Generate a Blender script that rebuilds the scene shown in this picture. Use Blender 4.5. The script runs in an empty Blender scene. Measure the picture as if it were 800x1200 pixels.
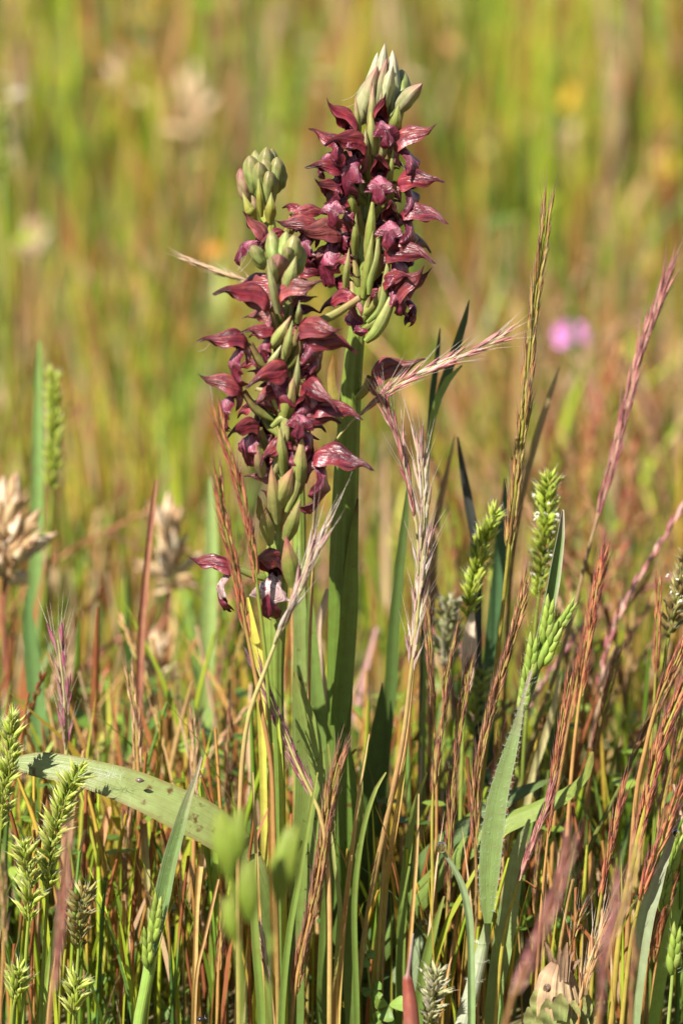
import bpy, math, random
import numpy as np
from mathutils import Vector, Matrix

# ------------------------------------------------------------------ camera
SC = bpy.context.scene
COL = SC.collection
R = math.radians
LENS, SENSOR = 150.0, 36.0
FRAME_H = 0.190                       # metres of frame height at the focus distance
DIST = FRAME_H * LENS / SENSOR        # camera to focus point
PITCH = R(12.5)
FOCUS = np.array([0.0, 0.0, 0.104])
FWD = np.array([0.0, math.cos(PITCH), -math.sin(PITCH)])
UP = np.array([0.0, math.sin(PITCH), math.cos(PITCH)])
CAM = FOCUS - DIST * FWD
cd = bpy.data.cameras.new('camera')
cam = bpy.data.objects.new('camera', cd)
COL.objects.link(cam)
SC.camera = cam
cam.location = CAM
cam.rotation_euler = (math.pi / 2 - PITCH, 0, 0)
cd.sensor_fit = 'VERTICAL'
cd.sensor_height = SENSOR
cd.sensor_width = 24
cd.lens = LENS
cd.clip_start = 0.01
cd.clip_end = 2000
cd.dof.use_dof = True
cd.dof.focus_distance = DIST
cd.dof.aperture_fstop = 15.0

# ------------------------------------------------------------------ light
SUN_EL, SUN_AZ = R(46), math.atan2(-0.50, -0.70)     # azimuth measured from +Y towards +X
to_sun = Vector((math.sin(SUN_AZ) * math.cos(SUN_EL), math.cos(SUN_AZ) * math.cos(SUN_EL), math.sin(SUN_EL)))
W = bpy.data.worlds.new('World')
SC.world = W
W.use_nodes = True
wt = W.node_tree
sky = wt.nodes.new('ShaderNodeTexSky')
sky.sky_type = 'NISHITA'
sky.sun_disc = False
sky.sun_elevation = SUN_EL
sky.sun_rotation = SUN_AZ
wt.links.new(sky.outputs[0], wt.nodes['Background'].inputs[0])
wt.nodes['Background'].inputs[1].default_value = 0.05
sl = bpy.data.lights.new('sun', 'SUN')
sl.energy = 5.0
sl.angle = R(0.53)
sl.color = (1.0, 0.95, 0.86)
sun = bpy.data.objects.new('sun', sl)
COL.objects.link(sun)
sun.rotation_euler = to_sun.to_track_quat('Z', 'Y').to_euler()
sun.location = to_sun * 3
SC.view_settings.view_transform = 'Standard'
SC.view_settings.look = 'None'
SC.view_settings.exposure = 1.2
SC.view_settings.gamma = 1
SC.render.engine = 'CYCLES'
SC.cycles.use_denoising = True
SC.cycles.max_bounces = 6
SC.cycles.diffuse_bounces = 3
SC.cycles.transmission_bounces = 4
SC.cycles.transparent_max_bounces = 6
SC.cycles.caustics_reflective = False
SC.cycles.caustics_refractive = False

rng = np.random.default_rng(11)
random.seed(5)


# ------------------------------------------------------------------ helpers
def at(u, v, y):
    """photo pixel (800x1200) and world depth y -> point"""
    d = FWD + np.array([(u - 400) / 1200 * SENSOR / LENS, 0, 0]) + UP * ((600 - v) / 1200 * SENSOR / LENS)
    return CAM + d * ((y - CAM[1]) / d[1])


def px(n, y=0.0):
    """n photo pixels at depth y in metres"""
    return n * FRAME_H / 1200 * (DIST + y) / DIST


def smooth(P, n):
    """Catmull-Rom resample of control points (k, m) to n rows, evenly by chord length"""
    P = np.asarray(P, float)
    if len(P) == 2:
        t = np.linspace(0, 1, n)[:, None]
        return P[0] * (1 - t) + P[1] * t
    seg = np.linalg.norm(np.diff(P[:, :min(3, P.shape[1])], axis=0), axis=1) + 1e-9
    cum = np.concatenate([[0], np.cumsum(seg)])
    Q = np.vstack([2 * P[0] - P[1], P, 2 * P[-1] - P[-2]])
    out = []
    for s in np.linspace(0, cum[-1], n):
        i = min(max(int(np.searchsorted(cum, s)) - 1, 0), len(P) - 2)
        t = (s - cum[i]) / seg[i]
        a, b, c, d = Q[i], Q[i + 1], Q[i + 2], Q[i + 3]
        out.append(0.5 * (2 * b + (c - a) * t + (2 * a - 5 * b + 4 * c - d) * t * t + (3 * b - a - 3 * c + d) * t ** 3))
    return np.array(out)


def trace(pts, y, ground=True, n=None):
    """pixels top to bottom -> smooth 3D line; y a number or one per point; continued to the soil"""
    ys = y if hasattr(y, '__len__') else [y] * len(pts)
    P = [at(p[0], p[1], yy) for p, yy in zip(pts, ys)]
    if ground and P[-1][2] > 0.002:
        d = P[-1] - P[-2]
        k = P[-1][2] + 0.003
        sl_ = np.clip(d[0] / max(abs(d[2]), 1e-6), -0.5, 0.5)
        P.append(np.array([P[-1][0] + sl_ * k * 0.6, P[-1][1], -0.003]))
    L = sum(np.linalg.norm(P[i + 1] - P[i]) for i in range(len(P) - 1))
    return smooth(P, n or max(10, int(L / 0.0035)))


def unit(v):
    v = np.asarray(v, float)
    return v / (np.linalg.norm(v) + 1e-12)


def lerp(a, b, t):
    return np.asarray(a, float) * (1 - t) + np.asarray(b, float) * t


def ramp(t, stops):
    """stops [(t, colour)]"""
    if t <= stops[0][0]:
        return np.asarray(stops[0][1], float)
    for (t0, c0), (t1, c1) in zip(stops, stops[1:]):
        if t <= t1:
            return lerp(c0, c1, (t - t0) / (t1 - t0 + 1e-9))
    return np.asarray(stops[-1][1], float)


class MB:
    def __init__(self):
        self.v, self.f, self.c, self.uv = [], [], [], []

    def grid(self, P, C, UV, close=False):
        """P (n, m, 3) rows of points"""
        n, m = P.shape[:2]
        o = len(self.v)
        self.v.extend(map(tuple, P.reshape(-1, 3)))
        self.c.extend(map(tuple, np.broadcast_to(C, (n, m, 3)).reshape(-1, 3)))
        self.uv.extend(map(tuple, UV.reshape(-1, 2)))
        for i in range(n - 1):
            for j in range(m if close else m - 1):
                k = (j + 1) % m
                self.f.append((o + i * m + j, o + i * m + k, o + (i + 1) * m + k, o + (i + 1) * m + j))

    def tube(self, P, r, col, seg=6, ridge=0.0, nr=5, flat=1.0):
        P = np.asarray(P, float)
        n = len(P)
        r = np.broadcast_to(np.asarray(r, float), (n,))
        T = np.gradient(P, axis=0)
        T /= np.linalg.norm(T, axis=1)[:, None] + 1e-12
        a = unit(np.cross(T[0], [0.31, -0.9, 0.2]))
        th = np.linspace(0, 2 * np.pi, seg, endpoint=False)
        G = np.zeros((n, seg, 3))
        for i in range(n):
            a = unit(a - T[i] * np.dot(a, T[i]))
            b = np.cross(T[i], a)
            rr = r[i] * (1 + ridge * np.cos(nr * th))
            G[i] = P[i] + np.outer(np.cos(th) * rr, a) + np.outer(np.sin(th) * rr * flat, b)
        C = np.asarray(col, float)
        if C.ndim == 2:
            C = np.repeat(C[:, None, :], seg, 1)
        L = np.concatenate([[0], np.cumsum(np.linalg.norm(np.diff(P, axis=0), axis=1))])
        UV = np.stack(np.meshgrid(th / 6.283, L * 50), -1)
        self.grid(G, C, UV, True)

    def blade(self, P, w, col, normal=(0, -1, 0.3), fold=0.25, cross=5, twist=0.0, wave=0.0, edge=None):
        P = np.asarray(P, float)
        n = len(P)
        w = np.broadcast_to(np.asarray(w, float), (n,))
        T = np.gradient(P, axis=0)
        T /= np.linalg.norm(T, axis=1)[:, None] + 1e-12
        x = np.linspace(-1, 1, cross)
        G = np.zeros((n, cross, 3))
        C = np.zeros((n, cross, 3))
        col = np.broadcast_to(np.asarray(col, float), (n, 3))
        for i in range(n):
            s = unit(np.cross(T[i], normal))
            nn = np.cross(s, T[i])
            tw = twist * i / (n - 1)
            s, nn = s * math.cos(tw) + nn * math.sin(tw), nn * math.cos(tw) - s * math.sin(tw)
            wv = wave * w[i] * np.sin(i * 0.9 + x * 2.0)
            G[i] = P[i] + np.outer(x * w[i] / 2, s) + np.outer(np.abs(x) ** 1.3 * fold * w[i] + wv, nn)
            C[i] = col[i]
            if edge is not None:
                C[i, 0] = C[i, -1] = lerp(col[i], edge, 0.6)
        L = np.concatenate([[0], np.cumsum(np.linalg.norm(np.diff(P, axis=0), axis=1))])
        UV = np.stack(np.meshgrid((x + 1) / 2, L * 50), -1)
        self.grid(G, C, UV)

    def spindle(self, base, d, L, wid, c0, c1, seg=5, rings=5, bend=(0, 0, 0), fat=0.35, flat=1.0):
        t = np.linspace(0, 1, rings)
        base = np.asarray(base, float)
        P = base + np.outer(t, unit(d)) * L + np.outer(t ** 2, bend)
        prof = np.interp(t, [0, fat * 0.5, fat, 0.65, 0.85, 1], [0.35, 0.85, 1, 0.75, 0.4, 0.04])
        self.tube(P, wid / 2 * prof, np.array([lerp(c0, c1, k) for k in t]), seg, flat=flat)

    def hair(self, p, d, L, r, col, bend=(0, 0, 0)):
        t = np.linspace(0, 1, 3)
        P = np.asarray(p, float) + np.outer(t, unit(d)) * L + np.outer(t ** 2, bend)
        self.tube(P, r * np.array([1, 0.7, 0.15]), col, 3)

    def mesh(self, name, mat, origin=(0, 0, 0), smooth_=True):
        me = bpy.data.meshes.new(name)
        V = np.asarray(self.v, float) - np.asarray(origin)
        me.from_pydata(V.tolist(), [], self.f)
        at_ = me.color_attributes.new('Col', 'FLOAT_COLOR', 'POINT')
        C = np.ones((len(V), 4))
        C[:, :3] = np.clip(np.asarray(self.c), 0, 1)
        at_.data.foreach_set('color', C.ravel())
        uvl = me.uv_layers.new(name='UVMap')
        idx = np.zeros(len(me.loops), int)
        me.loops.foreach_get('vertex_index', idx)
        uvl.data.foreach_set('uv', np.asarray(self.uv)[idx].ravel())
        if smooth_:
            me.polygons.foreach_set('use_smooth', [True] * len(me.polygons))
        me.materials.append(mat)
        return me


WORLDM = {}


def put(name, me, parent=None, world=None):
    """one mesh object (or an Empty when me is None) at the world matrix"""
    o = bpy.data.objects.new(name, me)
    COL.objects.link(o)
    w = world if world is not None else Matrix.Identity(4)
    if parent is not None:
        o.parent = parent
        o.matrix_basis = WORLDM[parent.name].inverted() @ w
    else:
        o.matrix_basis = w
    WORLDM[o.name] = w
    return o


def thing(name, label, cat, base, group=None):
    o = put(name, None, None, Matrix.Translation(Vector(base)))
    o.empty_display_size = 0.005
    return tag(o, label, cat, group)


def tag(o, label, cat, group=None):
    o['label'] = label
    o['category'] = cat
    if group:
        o['group'] = group
    return o


def part(name, mb, mat, parent, origin=None):
    """mesh given in world coordinates, origin at its parent's base unless told"""
    og = np.array(WORLDM[parent.name].translation) if origin is None else np.asarray(origin, float)
    return put(name, mb.mesh(name, mat, og), parent, Matrix.Translation(Vector(og)))


def frame(p, z, x=(0, -1, 0.2), s=1.0):
    """matrix with local Z along z, local X towards x"""
    z = unit(z)
    x = np.asarray(x, float)
    x = x - z * np.dot(x, z)
    if np.linalg.norm(x) < 1e-6:
        x = np.cross(z, [0.3, 0.5, 0.8])
    x = unit(x)
    y = np.cross(z, x)
    M = Matrix(((x[0] * s, y[0] * s, z[0] * s, p[0]), (x[1] * s, y[1] * s, z[1] * s, p[1]),
                (x[2] * s, y[2] * s, z[2] * s, p[2]), (0, 0, 0, 1)))
    return M


# ------------------------------------------------------------------ materials
def plant_mat(name, transl=0.25, rough=0.5, vein=18.0, vein_amt=0.25, blotch=0.25, spec=0.35, bump=0.15, stain=None, sheen=0.0, fine=2.0):
    m = bpy.data.materials.new(name)
    m.use_nodes = True
    nt = m.node_tree
    N, Lk = nt.nodes, nt.links
    bs = N['Principled BSDF']
    out = N['Material Output']
    at_ = N.new('ShaderNodeAttribute')
    at_.attribute_name = 'Col'
    uv = N.new('ShaderNodeUVMap')
    mp = N.new('ShaderNodeMapping')
    mp.inputs['Scale'].default_value = (vein, 0.6, 1)
    Lk.new(uv.outputs[0], mp.inputs[0])
    n1 = N.new('ShaderNodeTexNoise')
    n1.inputs['Scale'].default_value = 1.0
    n1.inputs['Detail'].default_value = 2
    Lk.new(mp.outputs[0], n1.inputs['Vector'])
    geo = N.new('ShaderNodeNewGeometry')
    n2 = N.new('ShaderNodeTexNoise')
    n2.inputs['Scale'].default_value = 260.0 * fine
    n2.inputs['Detail'].default_value = 4
    Lk.new(geo.outputs['Position'], n2.inputs['Vector'])
    oi = N.new('ShaderNodeObjectInfo')

    def mth(op, a, b, c=None):
        k = N.new('ShaderNodeMath')
        k.operation = op
        for i, q in enumerate((a, b, c)):
            if q is None:
                continue
            if isinstance(q, (int, float)):
                k.inputs[i].default_value = q
            else:
                Lk.new(q, k.inputs[i])
        return k.outputs[0]
    v1 = mth('MULTIPLY_ADD', n1.outputs[0], vein_amt * 2, 1 - vein_amt)
    v2 = mth('MULTIPLY_ADD', n2.outputs[0], blotch * 2, 1 - blotch)
    v3 = mth('MULTIPLY_ADD', oi.outputs['Random'], 0.3, 0.85)
    val = mth('MULTIPLY', mth('MULTIPLY', v1, v2), v3)
    hs = N.new('ShaderNodeHueSaturation')
    Lk.new(at_.outputs['Color'], hs.inputs['Color'])
    Lk.new(val, hs.inputs['Value'])
    Lk.new(mth('MULTIPLY_ADD', n2.outputs[0], 0.05, 0.475), hs.inputs['Hue'])
    colour = hs.outputs[0]
    if stain:
        n3 = N.new('ShaderNodeTexNoise')
        n3.inputs['Scale'].default_value = stain[1]
        n3.inputs['Detail'].default_value = 3
        Lk.new(geo.outputs['Position'], n3.inputs['Vector'])
        cr = N.new('ShaderNodeMapRange')
        cr.inputs[1].default_value = stain[2]
        cr.inputs[2].default_value = stain[2] + 0.10
        Lk.new(n3.outputs[0], cr.inputs[0])
        mx = N.new('ShaderNodeMix')
        mx.data_type = 'RGBA'
        Lk.new(cr.outputs[0], mx.inputs[0])
        Lk.new(colour, mx.inputs[6])
        mx.inputs[7].default_value = (*stain[0], 1)
        colour = mx.outputs[2]
    Lk.new(colour, bs.inputs['Base Color'])
    bs.inputs['Roughness'].default_value = rough
    bs.inputs['Specular IOR Level'].default_value = spec
    if sheen:
        bs.inputs['Sheen Weight'].default_value = sheen
        bs.inputs['Sheen Roughness'].default_value = 0.4
    if bump:
        bp = N.new('ShaderNodeBump')
        bp.inputs['Strength'].default_value = bump
        bp.inputs['Distance'].default_value = 0.0004
        Lk.new(mth('ADD', n1.outputs[0], mth('MULTIPLY', n2.outputs[0], 0.6)), bp.inputs['Height'])
        Lk.new(bp.outputs[0], bs.inputs['Normal'])
    tr = N.new('ShaderNodeBsdfTranslucent')
    Lk.new(colour, tr.inputs['Color'])
    ms = N.new('ShaderNodeMixShader')
    ms.inputs[0].default_value = transl
    Lk.new(bs.outputs[0], ms.inputs[1])
    Lk.new(tr.outputs[0], ms.inputs[2])
    Lk.new(ms.outputs[0], out.inputs['Surface'])
    return m


GRASS = plant_mat('grass_tissue', 0.28, 0.5, 14, 0.18, 0.25)
MEADOW = plant_mat('meadow_tissue', 0.32, 0.38, 6, 0.12, 0.2, bump=0)
CHAFF = plant_mat('chaff', 0.20, 0.42, 10, 0.25, 0.25, spec=0.45)
LEAF = plant_mat('orchid_leaf', 0.25, 0.38, 30, 0.28, 0.3, spec=0.45, bump=0.5, stain=((0.10, 0.055, 0.018), 430, 0.645))
LEAFB = plant_mat('spotted_leaf', 0.25, 0.42, 26, 0.16, 0.25, spec=0.4, bump=0.3, stain=((0.02, 0.012, 0.008), 900, 0.635))
SOFT = plant_mat('hairy_leaf', 0.25, 0.5, 24, 0.3, 0.3, spec=0.3, bump=0.4, sheen=0.15)
STEM = plant_mat('fleshy_stem', 0.10, 0.4, 22, 0.28, 0.3, spec=0.4, bump=0.3)
PETAL = plant_mat('petal', 0.10, 0.33, 22, 0.5, 0.62, spec=0.45, bump=0.9, sheen=0.0, fine=2.6)
BUDM = plant_mat('bud_skin', 0.18, 0.42, 14, 0.2, 0.32, spec=0.4, bump=0.4, fine=2.5)
PAPER = plant_mat('dry_paper', 0.15, 0.6, 70, 0.55, 0.45, spec=0.2, bump=0.8)
HAIRM = plant_mat('plant_hair', 0.4, 0.4, 1, 0.0, 0.0, bump=0)
CHITIN = plant_mat('chitin', 0.0, 0.25, 4, 0.1, 0.2, spec=0.6)
SHELL = plant_mat('snail_shell', 0.0, 0.35, 30, 0.35, 0.3, spec=0.5)


def soil_mat():
    m = bpy.data.materials.new('soil')
    m.use_nodes = True
    nt = m.node_tree
    N, Lk = nt.nodes, nt.links
    bs = N['Principled BSDF']
    g = N.new('ShaderNodeNewGeometry')
    a = N.new('ShaderNodeTexNoise')
    a.inputs['Scale'].default_value = 90
    a.inputs['Detail'].default_value = 8
    b = N.new('ShaderNodeTexNoise')
    b.inputs['Scale'].default_value = 1.3
    b.inputs['Detail'].default_value = 4
    for q in (a, b):
        Lk.new(g.outputs['Position'], q.inputs['Vector'])
    r1 = N.new('ShaderNodeValToRGB')
    r1.color_ramp.elements[0].position = 0.3
    r1.color_ramp.elements[0].color = (0.045, 0.03, 0.015, 1)
    r1.color_ramp.elements[1].position = 0.7
    r1.color_ramp.elements[1].color = (0.20, 0.14, 0.06, 1)
    r2 = N.new('ShaderNodeValToRGB')
    r2.color_ramp.elements[0].position = 0.35
    r2.color_ramp.elements[0].color = (0.10, 0.13, 0.03, 1)
    r2.color_ramp.elements[1].position = 0.65
    r2.color_ramp.elements[1].color = (0.24, 0.18, 0.08, 1)
    Lk.new(a.outputs[0], r1.inputs[0])
    Lk.new(b.outputs[0], r2.inputs[0])
    mx = N.new('ShaderNodeMix')
    mx.data_type = 'RGBA'
    mx.inputs[0].default_value = 0.5
    Lk.new(r1.outputs[0], mx.inputs[6])
    Lk.new(r2.outputs[0], mx.inputs[7])
    Lk.new(mx.outputs[2], bs.inputs['Base Color'])
    bs.inputs['Roughness'].default_value = 0.95
    bp = N.new('ShaderNodeBump')
    bp.inputs['Distance'].default_value = 0.004
    Lk.new(a.outputs[0], bp.inputs['Height'])
    Lk.new(bp.outputs[0], bs.inputs['Normal'])
    return m


SOIL = soil_mat()
WATER = bpy.data.materials.new('water_drop')
WATER.use_nodes = True
_b = WATER.node_tree.nodes['Principled BSDF']
_b.inputs['Transmission Weight'].default_value = 1.0
_b.inputs['Roughness'].default_value = 0.0
_b.inputs['IOR'].default_value = 1.33

# ------------------------------------------------------------------ ground
rad = np.concatenate([np.linspace(0.0, 4, 60)[1:], np.geomspace(4.6, 900, 26)])
ang = np.linspace(0, 2 * np.pi, 72, endpoint=False)
gv, gf = [(0, 0.5, -0.001)], []
for r_ in rad:
    for a_ in ang:
        x, y = r_ * math.cos(a_), 0.5 + r_ * math.sin(a_)
        k = min(1, r_ / 3)
        z = 0.003 * math.sin(x * 23 + 1) * math.sin(y * 19) - 0.002 + k * 0.02 * math.sin(x * 0.7) * math.sin(y * 0.5)
        gv.append((x, y, z if r_ < 60 else 0))
n_ = len(ang)
for j in range(n_):
    gf.append((0, 1 + j, 1 + (j + 1) % n_))
for i in range(len(rad) - 1):
    for j in range(n_):
        a0, a1 = 1 + i * n_ + j, 1 + i * n_ + (j + 1) % n_
        gf.append((a0, a0 + n_, a1 + n_, a1))
gm = bpy.data.meshes.new('ground')
gm.from_pydata(gv, [], gf)
gm.materials.append(SOIL)
ground = put('ground', gm)
ground['kind'] = 'structure'


# ------------------------------------------------------------------ meadow stuff (nobody could count it)
def raw_mesh(name, V, F, C, mat, label, cat):
    """V (n,3), F (m,k) all the same k, C (n,3)"""
    me = bpy.data.meshes.new(name)
    n, m, k = len(V), len(F), F.shape[1]
    me.vertices.add(n)
    me.vertices.foreach_set('co', V.astype(np.float32).ravel())
    me.loops.add(m * k)
    me.polygons.add(m)
    me.loops.foreach_set('vertex_index', F.astype(np.int32).ravel())
    me.polygons.foreach_set('loop_start', np.arange(0, m * k, k, dtype=np.int32))
    me.polygons.foreach_set('loop_total', np.full(m, k, dtype=np.int32))
    me.polygons.foreach_set('use_smooth', np.ones(m, bool))
    me.update(calc_edges=True)
    at_ = me.color_attributes.new('Col', 'FLOAT_COLOR', 'POINT')
    C4 = np.ones((n, 4), np.float32)
    C4[:, :3] = np.clip(C, 0, 1)
    at_.data.foreach_set('color', C4.ravel())
    me.uv_layers.new(name='UVMap')
    me.materials.append(mat)
    o = put(name, me)
    o['kind'] = 'stuff'
    o['label'] = label
    o['category'] = cat
    return o


def strips(P, Wd, face, C0, C1):
    """P (N,K,3) centre lines, Wd (N,K) widths, face (N,) angle -> flat folded strips"""
    N, K = P.shape[:2]
    s = np.stack([np.cos(face), np.sin(face), np.zeros(N)], 1)
    V = np.stack([P - s[:, None] * Wd[..., None] / 2, P + s[:, None] * Wd[..., None] / 2], 2)
    t = np.linspace(0, 1, K)[None, :, None]
    C = C0[:, None] * (1 - t) + C1[:, None] * t
    C = np.repeat(C[:, :, None], 2, 2)
    b = (np.arange(N) * K * 2)[:, None] + np.arange(K - 1)[None] * 2
    F = np.stack([b, b + 1, b + 3, b + 2], -1).reshape(-1, 4)
    return V.reshape(-1, 3), F, C.reshape(-1, 3)


def rods(P, rad_, C, S=4):
    """P (N,K,3), rad_ (N,K), C (N,K,3) -> S-sided rods"""
    N, K = P.shape[:2]
    th = np.linspace(0, 2 * np.pi, S, endpoint=False)
    o = np.stack([np.cos(th), np.sin(th), np.zeros(S)], 1)
    V = P[:, :, None] + rad_[:, :, None, None] * o
    b = (np.arange(N) * K * S)[:, None, None] + (np.arange(K - 1) * S)[None, :, None]
    j = np.arange(S)
    k = (j + 1) % S
    F = np.stack([b + j, b + k, b + S + k, b + S + j], -1).reshape(-1, 4)
    return V.reshape(-1, 3), F, np.repeat(C[:, :, None], S, 2).reshape(-1, 3)


def spots(n, y0, y1, power=1.0):
    """random places in the view and well to each side of it"""
    out = np.zeros((0, 2))
    while len(out) < n:
        y = y0 + (y1 - y0) * rng.random(n * 2) ** power
        hw = 0.10 * (DIST + y) / DIST + 0.14 + 0.36 * np.clip(y, 0, 9)
        hm = 0.10 * (DIST + y1) / DIST + 0.14 + 0.36 * max(y1, 0)
        x = (rng.random(n * 2) * 2 - 1) * hm
        k = np.abs(x) < hw
        out = np.vstack([out, np.stack([x[k], y[k]], 1)])
    return out[:n]


def zcap(xy, h, jit=60.0):
    """nearer plants stay low, as they do behind the orchids"""
    y = xy[:, 1]
    v = np.interp(y, [-.03, 0, .05, .12, .25, .5, .75], [1080, 940, 820, 715, 560, 330, 150]) + rng.normal(0, jit, len(y))
    k = (600 - v) / 1200 * SENSOR / LENS
    dz, dy = FWD[2] + UP[2] * k, FWD[1] + UP[1] * k
    zm = CAM[2] + dz / dy * (y - CAM[1])
    zm = np.where(y > 0.75, 9, np.maximum(zm, 0.022))
    zf = CAM[2] - 0.352 * (y - CAM[1])
    zm = np.where(y < -0.03, np.maximum(zf * 0.8 - 0.004, 0.006), zm)
    return np.minimum(h, zm * rng.uniform(0.72, 1.0, len(y)))


def patch(xy, a, b):
    return 0.5 + 0.5 * np.sin(xy[:, 0] * 17 * a + 3 * np.sin(xy[:, 1] * 6 * b) + a) * np.sin(xy[:, 1] * 9 * b + 2 * np.sin(xy[:, 0] * 8) + b)


GREENS = np.array([(0.23, 0.32, 0.022), (0.12, 0.21, 0.022), (0.36, 0.42, 0.035), (0.06, 0.13, 0.026), (0.42, 0.42, 0.06), (0.17, 0.30, 0.06), (0.31, 0.41, 0.03)])
DRYS = np.array([(0.44, 0.24, 0.07), (0.34, 0.13, 0.045), (0.52, 0.34, 0.14), (0.28, 0.10, 0.04), (0.46, 0.32, 0.05), (0.58, 0.40, 0.24)])


def centre(xy, h, lean, K, curl):
    N = len(h)
    t = np.linspace(0, 1, K)
    a = rng.random(N) * 2 * np.pi
    d = np.stack([np.cos(a), np.sin(a)], 1)
    off = (lean[:, None] * t + curl[:, None] * t ** 2.5) * h[:, None]
    P = np.zeros((N, K, 3))
    P[..., :2] = xy[:, None] + d[:, None] * off[..., None]
    P[..., 2] = h[:, None] * (t - 0.35 * (curl[:, None] * t ** 2) ** 2) - 0.003
    return P


def green_blades(n, y0, y1, hmin, hmax, w0, w1, name, label, K=6, power=1.0):
    xy = spots(n, y0, y1, power)
    h = zcap(xy, rng.uniform(hmin, hmax, n))
    P = centre(xy, h, np.abs(rng.normal(0, 0.08, n)), K, np.minimum(np.abs(rng.normal(0, 0.22, n)), .5))
    t = np.linspace(0, 1, K)
    prof = np.interp(t, [0, 0.25, 0.6, 0.85, 1], [0.7, 1, 0.85, 0.45, 0.03])
    Wd = (rng.uniform(w0, w1, n) * np.clip(h / 0.085, 0.22, 1.0))[:, None] * prof
    C = GREENS[rng.integers(0, len(GREENS), n)] * rng.uniform(0.7, 1.25, n)[:, None]
    dry = rng.random(n) < 0.15 + 0.40 * (patch(xy, 1.3, 0.8) > 0.60)
    C[dry] = DRYS[rng.integers(0, len(DRYS), dry.sum())]
    return raw_mesh(name, *strips(P, Wd, rng.random(n) * np.pi, C * 0.95, C * rng.uniform(0.9, 1.15, (n, 1)) + [0.03, 0.01, 0]), MEADOW, label, 'grass')


def dry_stalks(n, y0, y1, hmin, hmax, name, label, power=1.0, wid=1.0):
    xy = spots(n, y0, y1, power)
    h = zcap(xy, rng.uniform(hmin, hmax, n))
    K = 9
    P = centre(xy, h, np.abs(rng.normal(0, 0.08, n)), K, np.abs(rng.normal(0, 0.09, n)))
    t = np.linspace(0, 1, K)
    stem = np.full((n, K), 0.00042) * wid
    head = np.interp(t, [0.0, 0.60, 0.68, 0.78, 0.9, 1.0], [0, 0, 0.9, 1.0, 0.7, 0.1])
    hw = rng.uniform(0.0006, 0.0014, n) * wid * np.clip(h / 0.11, 0.3, 1.0)
    rr = np.maximum(stem * (1 - 0.3 * t), head * hw[:, None])
    Cs = np.where((rng.random(n) < 0.5)[:, None], GREENS[rng.integers(0, 7, n)], DRYS[rng.integers(0, 6, n)])
    Ch = DRYS[rng.integers(0, len(DRYS), n)]
    gk = rng.random(n) < 0.30
    Ch[gk] = GREENS[rng.integers(0, len(GREENS), gk.sum())]
    C = Cs[:, None] * (head[None, :, None] < 0.05) + Ch[:, None] * (head[None, :, None] >= 0.05)
    C = C * rng.uniform(0.8, 1.15, (n, K, 1))
    return raw_mesh(name, *rods(P, rr, C), MEADOW, label, 'grass')


def low_leaves(n, y0, y1, zmax, s0, s1, name, label, pal=None):
    xy = spots(n, y0, y1)
    z = rng.random(n) * zmax
    z = np.where(xy[:, 1] < 0, np.minimum(z, np.maximum(CAM[2] - 0.352 * (xy[:, 1] - CAM[1]) - 0.012, 0.0) * 0.5), z)
    s = rng.uniform(s0, s1, n) * np.where(xy[:, 1] < 0.01, 0.5, 1.0)
    a = rng.random(n) * 6.283
    tilt = rng.normal(0.3, 0.35, n)
    ring = np.array([(0, 0), (0.55, -0.33), (0.95, -0.25), (1.05, 0), (0.95, 0.25), (0.55, 0.33)])
    V = np.zeros((n, 6, 3))
    dx = np.stack([np.cos(a) * np.cos(tilt), np.sin(a) * np.cos(tilt), np.sin(tilt)], 1)
    dy = np.stack([-np.sin(a), np.cos(a), np.zeros(n)], 1)
    base = np.stack([xy[:, 0], xy[:, 1], z], 1)
    V = base[:, None] + s[:, None, None] * (ring[None, :, :1] * dx[:, None] + ring[None, :, 1:] * dy[:, None])
    b = (np.arange(n) * 6)[:, None]
    F = np.concatenate([b + np.array([[0, 1, 2, 3]]), b + np.array([[0, 3, 4, 5]])], 0)
    pal = np.array(pal) if pal else np.array([(0.08, 0.15, 0.025), (0.10, 0.17, 0.03), (0.05, 0.10, 0.03), (0.15, 0.20, 0.04), (0.25, 0.17, 0.07)])
    C = np.repeat((pal[rng.integers(0, len(pal), n)] * rng.uniform(0.7, 1.25, n)[:, None])[:, None], 6, 1)
    return raw_mesh(name, V.reshape(-1, 3), F, C.reshape(-1, 3), MEADOW, label, 'plants')


green_blades(4600, 0.03, 0.55, 0.06, 0.20, 0.0016, 0.0040, 'meadow_grass', 'mixed green grass blades standing close behind the orchids')
green_blades(24000, 0.5, 4.2, 0.05, 0.17, 0.0018, 0.0050, 'meadow_grass', 'blurred yellow-green meadow grass filling the background', power=1.3)
dry_stalks(3600, 0.05, 0.60, 0.07, 0.21, 'dry_grass', 'thin brown and tan grass stalks close behind the orchids')
dry_stalks(13000, 0.5, 4.2, 0.07, 0.20, 'dry_grass', 'blurred tan and rust grass stalks of the far meadow', power=1.3, wid=1.35)
low_leaves(11000, -0.35, 1.0, 0.025, 0.003, 0.007, 'undergrowth', 'low round-leaved green undergrowth between the grass bases')
low_leaves(15000, 0.45, 4.2, 0.17, 0.004, 0.011, 'meadow_foliage', 'small leaves and seed scales scattered through the blurred far meadow', [(0.36, 0.42, 0.04), (0.20, 0.30, 0.03), (0.52, 0.38, 0.22), (0.36, 0.15, 0.06), (0.10, 0.17, 0.03), (0.48, 0.48, 0.12), (0.60, 0.52, 0.40), (0.44, 0.24, 0.10)])
low_leaves(1500, 0.015, 0.12, 0.045, 0.003, 0.008, 'undergrowth', 'mid-green leafy plants between the grass stems behind the orchids', [(0.12, 0.21, 0.03), (0.18, 0.28, 0.035), (0.09, 0.17, 0.03), (0.24, 0.33, 0.05)])
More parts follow.
